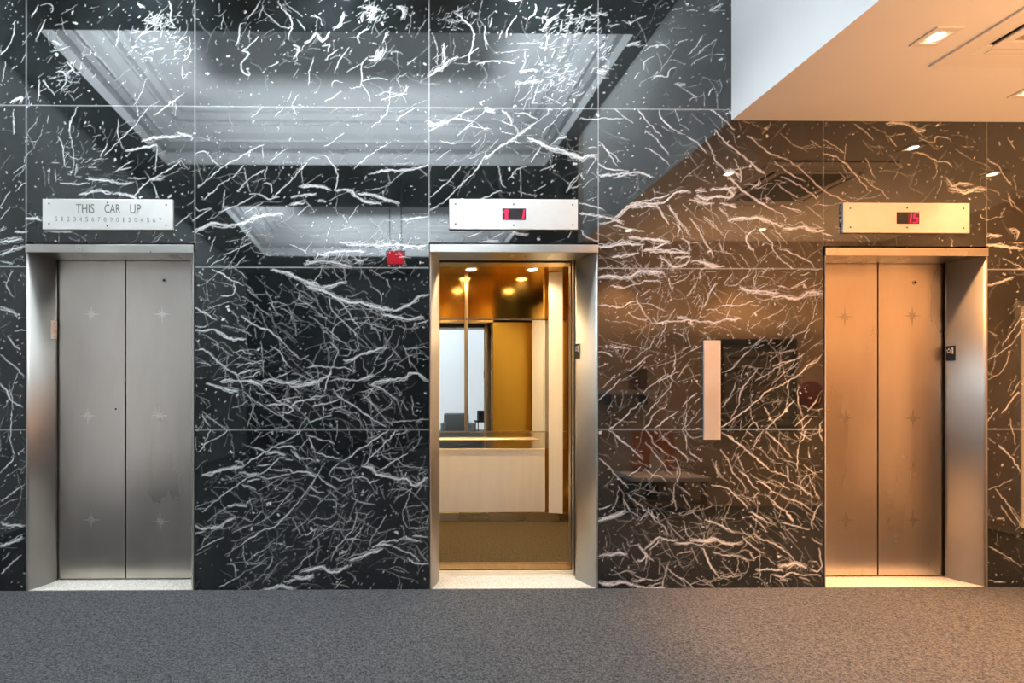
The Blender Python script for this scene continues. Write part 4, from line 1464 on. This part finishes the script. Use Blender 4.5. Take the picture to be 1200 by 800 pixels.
cpart(MB().box(cxl, cxr, cy0, cy1, cz, cz + 0.03), 'cab_ceiling', M['gold_satin'])
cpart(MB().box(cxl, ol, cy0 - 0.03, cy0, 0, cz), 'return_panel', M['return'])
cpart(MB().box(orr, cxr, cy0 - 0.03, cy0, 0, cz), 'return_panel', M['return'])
cpart(MB().box(cxl, cxr, 0.345, cy0, ztr, cz + 0.03), 'transom', M['gold_satin'])
for s in (-1, 1):
    a, b = (ol - 0.6, ol + 0.02) if s < 0 else (orr - 0.014, orr + 0.6)
    cpart(MB().box(a, b, 0.385, 0.425, 0.012, ztr - 0.004), 'cab_door', M['steel_door'], bevel=0.002)
xc = 142.7*KK
cpart(MB().box(cxl + 0.02, xc - 0.017, cy1 - 0.006, cy1 - 0.0005, zm0, zm1), 'mirror', M['mirror'])
cpart(MB().box(xc + 0.017, cxr - 0.02, cy1 - 0.006, cy1 - 0.0005, zm0, zm1), 'mirror', M['mirror'])
cpart(MB().box(cxl + 0.02, cxr - 0.02, cy1 - 0.012, cy1 - 0.0005, zm1, zm1 + 0.014), 'mirror_frame', M['dark_steel'])
cpart(MB().box(cxl + 0.02, cxr - 0.02, cy1 - 0.010, cy1 - 0.0005, zm0 - 0.012, zm0), 'mirror_frame', M['bronze_satin'])
cpart(MB().box(xc - 0.017, xc - 0.010, cy1 - 0.022, cy1 - 0.0005, zm0, cz - 0.003).box(xc + 0.010, xc + 0.017, cy1 - 0.022, cy1 - 0.0005, zm0, cz - 0.003).box(xc - 0.010, xc + 0.010, cy1 - 0.008, cy1 - 0.0005, zm0, cz - 0.003), 'mirror_trim', M['bronze_satin'])
zp0, zp1 = HC + (467 - 600.2)/0.645*KK, HC + (467 - 526)/0.645*KK
cpart(MB().box(cxl + 0.02, (639.5 - 455)/0.645*KK, cy1 - 0.03, cy1 - 0.0005, zp0, zp1), 'lower_panel', M['cream'], bevel=0.002)
cpart(MB().box(cxl + 0.02, cxr - 0.02, cy1 - 0.008, cy1 - 0.0005, zp1 + 0.003, zm0 - 0.0125), 'mirror_rail', M['polished'])
cpart(MB().box(cxl, cxr, cy1 - 0.018, cy1 - 0.0005, 0.0005, zp0 - 0.012), 'kick_plate', M['steel'])
zr = HC + (467 - 515.3)/0.655*KK; yr = cy1 - 0.085
rail = cpart(MB().cyl((cxl + 0.08, yr, zr), (178/0.655*KK, yr, zr), 0.0125, 20), 'handrail', M['brass'], smooth=False)
for x in (0.05, 0.66, 1.28):
    o = MB().cyl((x, yr, zr), (x, cy1 - 0.0005, zr), 0.008, 12).build('rail_bracket', M['brass']); o.parent = rail
def slab(pa, pb, th, z0, z1):            # thin upright slab whose face runs from pa to pb in plan (th behind it)
    pa, pb = Vector((*pa, 0)), Vector((*pb, 0)); d = (pb - pa).normalized(); n = Vector((-d.y, d.x, 0))*th
    return MB().prism([(pa.x, pa.y), (pb.x, pb.y), (pb.x + n.x, pb.y + n.y), (pa.x + n.x, pa.y + n.y)], z0, z1)
zq1 = cz - 0.13
struct(MB().box(cxl - 0.35, cxr + 0.35, 2.0, 2.1, -0.1, 2.9).box(cxl - 0.45, cxl - 0.35, 0.6, 2.0, -0.1, 2.9).box(cxr + 0.35, cxr + 0.45, 0.6, 2.0, -0.1, 2.9).build('wall_shaft', M['lobby_wall']))
cpart(slab(((643.5 - 455)/0.652*KK, 1.708), ((660.3 - 455)/0.6575*KK, 1.667), 0.02, zp0 + 0.004, cz - 0.004), 'corner_panel', M['cream'], bevel=0.002)
for a, b in ((0.60, 1.04), (1.09, 1.60)):
    cpart(MB().box(cxr - 0.022, cxr - 0.0005, a, b, 0.1, zq1), 'side_panel', M['cream'], bevel=0.002)
    cpart(MB().box(cxl + 0.0005, cxl + 0.022, a, b, 0.1, zq1), 'side_panel', M['cream'], bevel=0.002)
for ix, x in enumerate((38, 146, 254)):
    for yy in (1.03, 1.60):
        o = cpart(MB().cyl((x*KK, yy, cz - 0.006), (x*KK, yy, cz - 0.0005), 0.062, 28, 0.066), 'downlight_ring', M['brass'])
        l = MB().cyl((x*KK, yy, cz - 0.0075), (x*KK, yy, cz - 0.0061), 0.045, 24).build('lamp_disc', M['lamp_cab']); l.parent = o

# ---------------------------------------------------------------- soffit fittings
def downlight(x, yy, label, grp='square downlights in the low ceiling'):
    t = thing('ceiling_downlight', label, 'light', (x, yy, ZS - 0.0005), grp)
    r, q = 0.066, 0.040
    m_ = MB().box(-r, r, q, r, -0.006, 0).box(-r, r, -r, -q, -0.006, 0).box(-r, -q, -q, q, -0.006, 0).box(q, r, -q, q, -0.006, 0)
    m_.build('trim_frame', M['trim_white'], t, 0.001)
    MB().box(-q, q, -q, q, -0.002, 0).build('reflector', M['trim_white'], t)
    MB().cyl((0, 0, -0.0045), (0, 0, -0.0021), 0.03, 24).build('lamp_disc', M['lamp_warm'], t)
    return t
LX = (1096.5 - 455)/1.0
def on_soffit(px, py):
    r = ray(px, py); q = CAM + r*((ZS - HC)/r.z); return q
pA = on_soffit(1097, 42.5)
DL = [(pA.x, pA.y, 'square recessed downlight glowing in the low ceiling beside the vent unit')]
for i, (x, yy) in enumerate(((3.69, -0.33), (2.52, -2.1), (4.75, -0.74), (3.9, -2.05), (5.1, -1.9))):
    DL.append((x, yy, ['square downlight close to the wall beyond the copper elevator', 'square downlight by the bulkhead corner near the directory wall', 'square downlight near the corridor end wall',
                       'square downlight over the directory board', 'square downlight in the far corridor corner'][i]))
for x, yy, lb in DL: downlight(x, yy, lb)
pc = on_soffit(1088.5, 77)
AX, AY, AW = pc.x, pc.y, 0.95            # corner nearest the wall on the left
ac = thing('air_conditioner', 'square cream air conditioner cassette set in the low ceiling', 'air conditioner', (AX, AY, ZS - 0.0005))
def ring(mb, a, b, z0, z1, W=AW):        # square ring between insets a and b, in the cassette's own axes (x right, y away from the wall negative)
    mb.box(a, W - a, -b, -a, z0, z1); mb.box(a, W - a, -(W - a), -(W - b), z0, z1)
    mb.box(a, b, -(W - b), -b, z0, z1); mb.box(W - b, W - a, -(W - b), -b, z0, z1); return mb
ring(MB(), 0, 0.10, -0.009, 0).build('casing', M['ac_white'], ac, 0.002)
ring(MB(), 0.10, 0.145, -0.0008, 0).build('slot_recess', M['black'], ac)
ring(MB(), 0.145, 0.20, -0.010, 0).build('inner_frame', M['ac_white'], ac, 0.003)
for a, b in ((0.10, 0.165), (AW - 0.165, AW - 0.10)):     # corner blocks close the slots
    for c, d in ((0.10, 0.165), (AW - 0.165, AW - 0.10)): MB().box(a, b, -d, -c, -0.0085, -0.0009).build('corner_block', M['ac_white'], ac, 0.002)
for k in range(4):                        # louvre blades; the pair facing the wall and the room stand nearly shut
    L0, L1 = 0.17, AW - 0.17
    if k == 0: mb = MB().box(L0, L1, -0.141, -0.106, -0.0075, -0.006)
    elif k == 1: mb = MB().box(L0, L1, -(AW - 0.106), -(AW - 0.141), -0.0075, -0.006)
    elif k == 2: mb = MB().box(0.103, 0.112, -L1, -L0, -0.0085, -0.003)
    else: mb = MB().box(AW - 0.118, AW - 0.104, -L1, -L0, -0.0085, -0.003)
    mb.build('louvre_blade', M['ac_white'], ac)
m_ = MB().box(0.20, AW - 0.20, -(AW - 0.20), -0.20, -0.003, 0)
for k in range(22): 
    yy = -0.215 - k*0.0245; m_.box(0.20, AW - 0.20, yy - 0.010, yy, -0.008, -0.0031)
m_.build('grille', M['grille'], ac)

# ---------------------------------------------------------------- what the polished marble and the cab mirror reflect
ex = thing('exit_sign', 'small red glowing sign box hanging from the lobby ceiling', 'sign', (0.10, -3.75, 3.02))
MB().box(-0.13, 0.13, -0.03, 0.03, 0, 0.2).build('sign_housing', M['charcoal'], ex, 0.003)
MB().box(-0.115, 0.115, 0.0301, 0.034, 0.015, 0.185).build('sign_face', M['exit'], ex)
for x in (-0.08, 0.08): MB().cyl((x, 0, 0.2), (x, 0, H0 - 3.02 - 0.001), 0.006, 10).build('hanging_rod', M['dark_steel'], ex)
sb = 0.566
def RX(px): return (px - 455)/sb*KK
def RZ(py): return HC + (467 - py)/sb*KK
yw = YC + 0.001
db = thing('directory_board', 'dark framed tenant directory board on the tan corridor wall', 'board', (RX(889), yw, RZ(505)))
X0, X1, Z0, Z1 = RX(843), RX(935), RZ(505), RZ(397)
m_ = MB().box(X0, X1, yw, yw + 0.035, Z0, Z0 + 0.07).box(X0, X1, yw, yw + 0.035, Z1 - 0.07, Z1).box(X0, X0 + 0.05, yw, yw + 0.035, Z0 + 0.07, Z1 - 0.07).box(X1 - 0.05, X1, yw, yw + 0.035, Z0 + 0.07, Z1 - 0.07)
local(m_.build('board_frame', M['charcoal']), db)
local(MB().box(X0 + 0.05, X1 - 0.05, yw, yw + 0.012, Z0 + 0.07, Z1 - 0.07).build('board_panel', M['board']), db)
for k in range(6):
    zz = Z0 + 0.14 + k*0.135; local(MB().box(X0 + 0.05, X1 - 0.05, yw + 0.0121, yw + 0.018, zz, zz + 0.012).build('board_rail', M['charcoal']), db)
rp_ = tag(MB().cyl((RX(952), yw, RZ(462)), (RX(952), yw + 0.04, RZ(462)), 0.15, 36).build('wall_plaque', M['burgundy'], bevel=0.01), 'round burgundy disc on the tan corridor wall', 'wall plaque')
tb = thing('side_table', 'low walnut side table against the tan corridor wall', 'table', (2.9, -2.15, 0))
local(MB().box(2.50, 3.28, -2.38, -1.92, 0.36, 0.40).build('table_top', M['trim_white'], bevel=0.004), tb)
local(MB().box(2.54, 3.24, -2.34, -1.96, 0.12, 0.15).build('shelf', M['wood']), tb)
for a in (2.53, 3.21):
    for b in (-2.36, -1.98): local(MB().box(a, a + 0.04, b, b + 0.04, 0, 0.3595).build('leg', M['wood']), tb)
bk = tag(MB().box(2.58, 2.82, -2.30, -2.06, 0.1505, 0.30).build('storage_box', M['charcoal'], bevel=0.004), 'black storage box on the low shelf of the side table', 'box')
pic = thing('wall_picture', 'orange framed picture above the side table', 'picture', (RX(765), yw, RZ(556)))
local(MB().box(RX(742), RX(790), yw, yw + 0.02, RZ(557), RZ(505)).build('picture_panel', M['orange']), pic)
local(MB().box(RX(762), RX(779), yw + 0.0201, yw + 0.024, RZ(553), RZ(531)).build('picture_inset', M['paper']), pic)
sh = thing('wall_shelf', 'pale shelf with dark brackets on the corridor wall', 'shelf', (RX(728), yw, RZ(462)))
local(MB().box(RX(700), RX(760), yw, yw + 0.2, RZ(462), RZ(457)).build('shelf_board', M['trim_white']), sh)
for px in (708, 750): local(MB().box(RX(px), RX(px) + 0.02, yw, yw + 0.15, RZ(474), RZ(462) - 0.0005).build('bracket', M['charcoal']), sh)
tag(MB().box(RX(736), RX(752), yw + 0.03, yw + 0.15, RZ(457) + 0.0005, RZ(433)).build('tall_box', M['wood'], bevel=0.003), 'brown box standing on the pale wall shelf', 'box')

# seat and case in front of the street window (they show only in the cab mirror)
st = thing('tub_chair', 'grey tub chair in front of the street window', 'chair', (1.62, -5.0, 0))
MB().box(-0.28, 0.28, -0.27, 0.27, 0.12, 0.44).build('seat', M['grey_fabric'], st, 0.05, True, 4)
MB().box(-0.30, 0.30, -0.36, -0.25, 0.30, 0.86).build('backrest', M['grey_fabric'], st, 0.05, True, 4)
for s in (-1, 1): MB().box(s*0.33 - 0.05, s*0.33 + 0.05, -0.3, 0.25, 0.12, 0.64).build('armrest', M['grey_fabric'], st, 0.04, True, 4)
for a in (-0.22, 0.22):
    for b in (-0.2, 0.2): MB().cyl((a, b, 0), (a, b, 0.125), 0.016, 12).build('leg', M['charcoal'], st)
cn = thing('console_table', 'slim black console table under the street window', 'table', (2.3, -4.9, 0))
MB().box(-0.3, 0.3, -0.2, 0.2, 0.66, 0.70).build('table_top', M['charcoal'], cn, 0.004)
for a in (-0.27, 0.25):
    for b in (-0.18, 0.16): MB().box(a, a + 0.02, b, b + 0.02, 0, 0.6595).build('leg', M['charcoal'], cn)
tag(MB().prism([(2.06, -5.02), (2.5, -5.02), (2.5, -4.8), (2.06, -4.8)], 0.7005, 0.93).build('carry_case', M['charcoal'], bevel=0.02), 'black carry case on the console table', 'case')

# ---------------------------------------------------------------- lights
def light(name, kind, loc, power, col, **k):
    l = bpy.data.lights.new(name, kind); l.energy = power; l.color = col
    o = bpy.data.objects.new(name, l); C.objects.link(o); o.location = loc
    for a, b in k.items():
        if a == 'rot': o.rotation_euler = b
        else: setattr(l, a, b)
    return o
COFFER_FILL1, COFFER_FILL2, SPOT, CABP, EXPO = 150.0, 160.0, 250.0, 36.0, 0.0
COOL = (0.82, 0.93, 1.0)
WARM = (1.0, 0.49, 0.20)
CABC = (1.0, 0.76, 0.44)
TILT = math.radians(58)
for i, (x0, x1, y0, y1) in enumerate(CW):          # each coffer: unseen area lights added for its glow, up and onto the mouldings
    pw = (COFFER_FILL1, COFFER_FILL2)[i]; zz = H0 + 0.06; ins = 0.75
    light('coffer_uplight', 'AREA', ((x0+x1)/2, (y0+y1)/2, H0 + 0.02), pw*0.15, COOL, shape='RECTANGLE', size=(x1 - x0)*0.9, size_y=(y1 - y0)*0.86, rot=(math.pi, 0, 0))
    lx, ly = x1 - x0 - 2*ins, y1 - y0 - ins; ym = (y0 + ins + y1)/2
    for (cx, cy), sx, sy, rot in ((((x0+x1)/2, y0 + ins), lx, 0.16, (math.pi + TILT, 0, 0)),
                                  ((x0 + ins, ym), 0.16, ly, (0, math.pi - TILT, 0)), ((x1 - ins, ym), 0.16, ly, (0, math.pi + TILT, 0))):
        light('moulding_fill', 'AREA', (cx, cy, zz), pw*0.19*max(sx, sy), COOL, shape='RECTANGLE', size=sx, size_y=sy, rot=rot)
def aim(loc, tgt): return (Vector(tgt) - Vector(loc)).to_track_quat('-Z', 'Y').to_euler()
for x in (-2.7, -1.5, -0.3, 0.9):                  # unseen spots added at the high ceiling to brighten the wall and doors
    light('wall_washer', 'SPOT', (x, -0.34, H0 - 0.05), 190, COOL, spot_size=math.radians(120), spot_blend=0.7, shadow_soft_size=0.14)
light('wall_washer', 'SPOT', (-0.6, -0.34, H0 - 0.05), 90, COOL, spot_size=math.radians(42), spot_blend=0.9, shadow_soft_size=0.06, rot=aim((-0.6, -0.34, H0 - 0.05), (XB, -0.7, 3.65)))  # unseen spot added to brighten the bulkhead face
for k, (x, yy, lb) in enumerate(DL):
    light('corridor_spot', 'SPOT', (x, yy, ZS - 0.03), SPOT*(4.1, 0.45, 1, 1, 1, 1)[k], WARM, spot_size=math.radians((58, 80, 80, 80, 80, 80)[k]), spot_blend=(0.75, 0.6, 0.6, 0.6, 0.6, 0.6)[k], shadow_soft_size=0.04)
light('corridor_uplight', 'AREA', (4.0, YC + 0.45, 1.9), 62, WARM, shape='RECTANGLE', size=2.6, size_y=0.3, rot=(math.pi, 0, 0))  # unseen upward area light, added to lift the soffit
for x in (38, 146, 254):
    for yy in (1.03, 1.60):
        light('cab_spot', 'SPOT', (x*KK, yy, cz - 0.02), CABP, CABC, spot_size=math.radians(150), spot_blend=0.6, shadow_soft_size=0.045)

w = bpy.data.worlds.new('world'); bpy.context.scene.world = w; w.use_nodes = True
w.node_tree.nodes['Background'].inputs['Color'].default_value = (0, 0, 0, 1)
w.node_tree.nodes['Background'].inputs['Strength'].default_value = 0

# ---------------------------------------------------------------- camera and colour management
cam = bpy.data.cameras.new('camera'); co_ = bpy.data.objects.new('camera', cam); C.objects.link(co_)
cam.sensor_fit = 'HORIZONTAL'; cam.sensor_width = 36.0; cam.lens = F/1200*36
cam.shift_x = (600 - PX0)/1200; cam.shift_y = (PY0 - 400)/1200; cam.clip_start = 0.02
co_.location = CAM; co_.rotation_euler = (math.pi/2, 0, -TH)
sc = bpy.context.scene; sc.camera = co_
sc.view_settings.view_transform = 'Standard'; sc.view_settings.look = 'None'
sc.view_settings.gamma = 1.0; sc.view_settings.use_curve_mapping = False; sc.view_settings.exposure = EXPO
sc.cycles.use_denoising = True; sc.cycles.max_bounces = 10; sc.cycles.diffuse_bounces = 6; sc.cycles.glossy_bounces = 8
sc.cycles.sample_clamp_indirect = 8.0; sc.cycles.caustics_reflective = True; sc.cycles.blur_glossy = 0.5
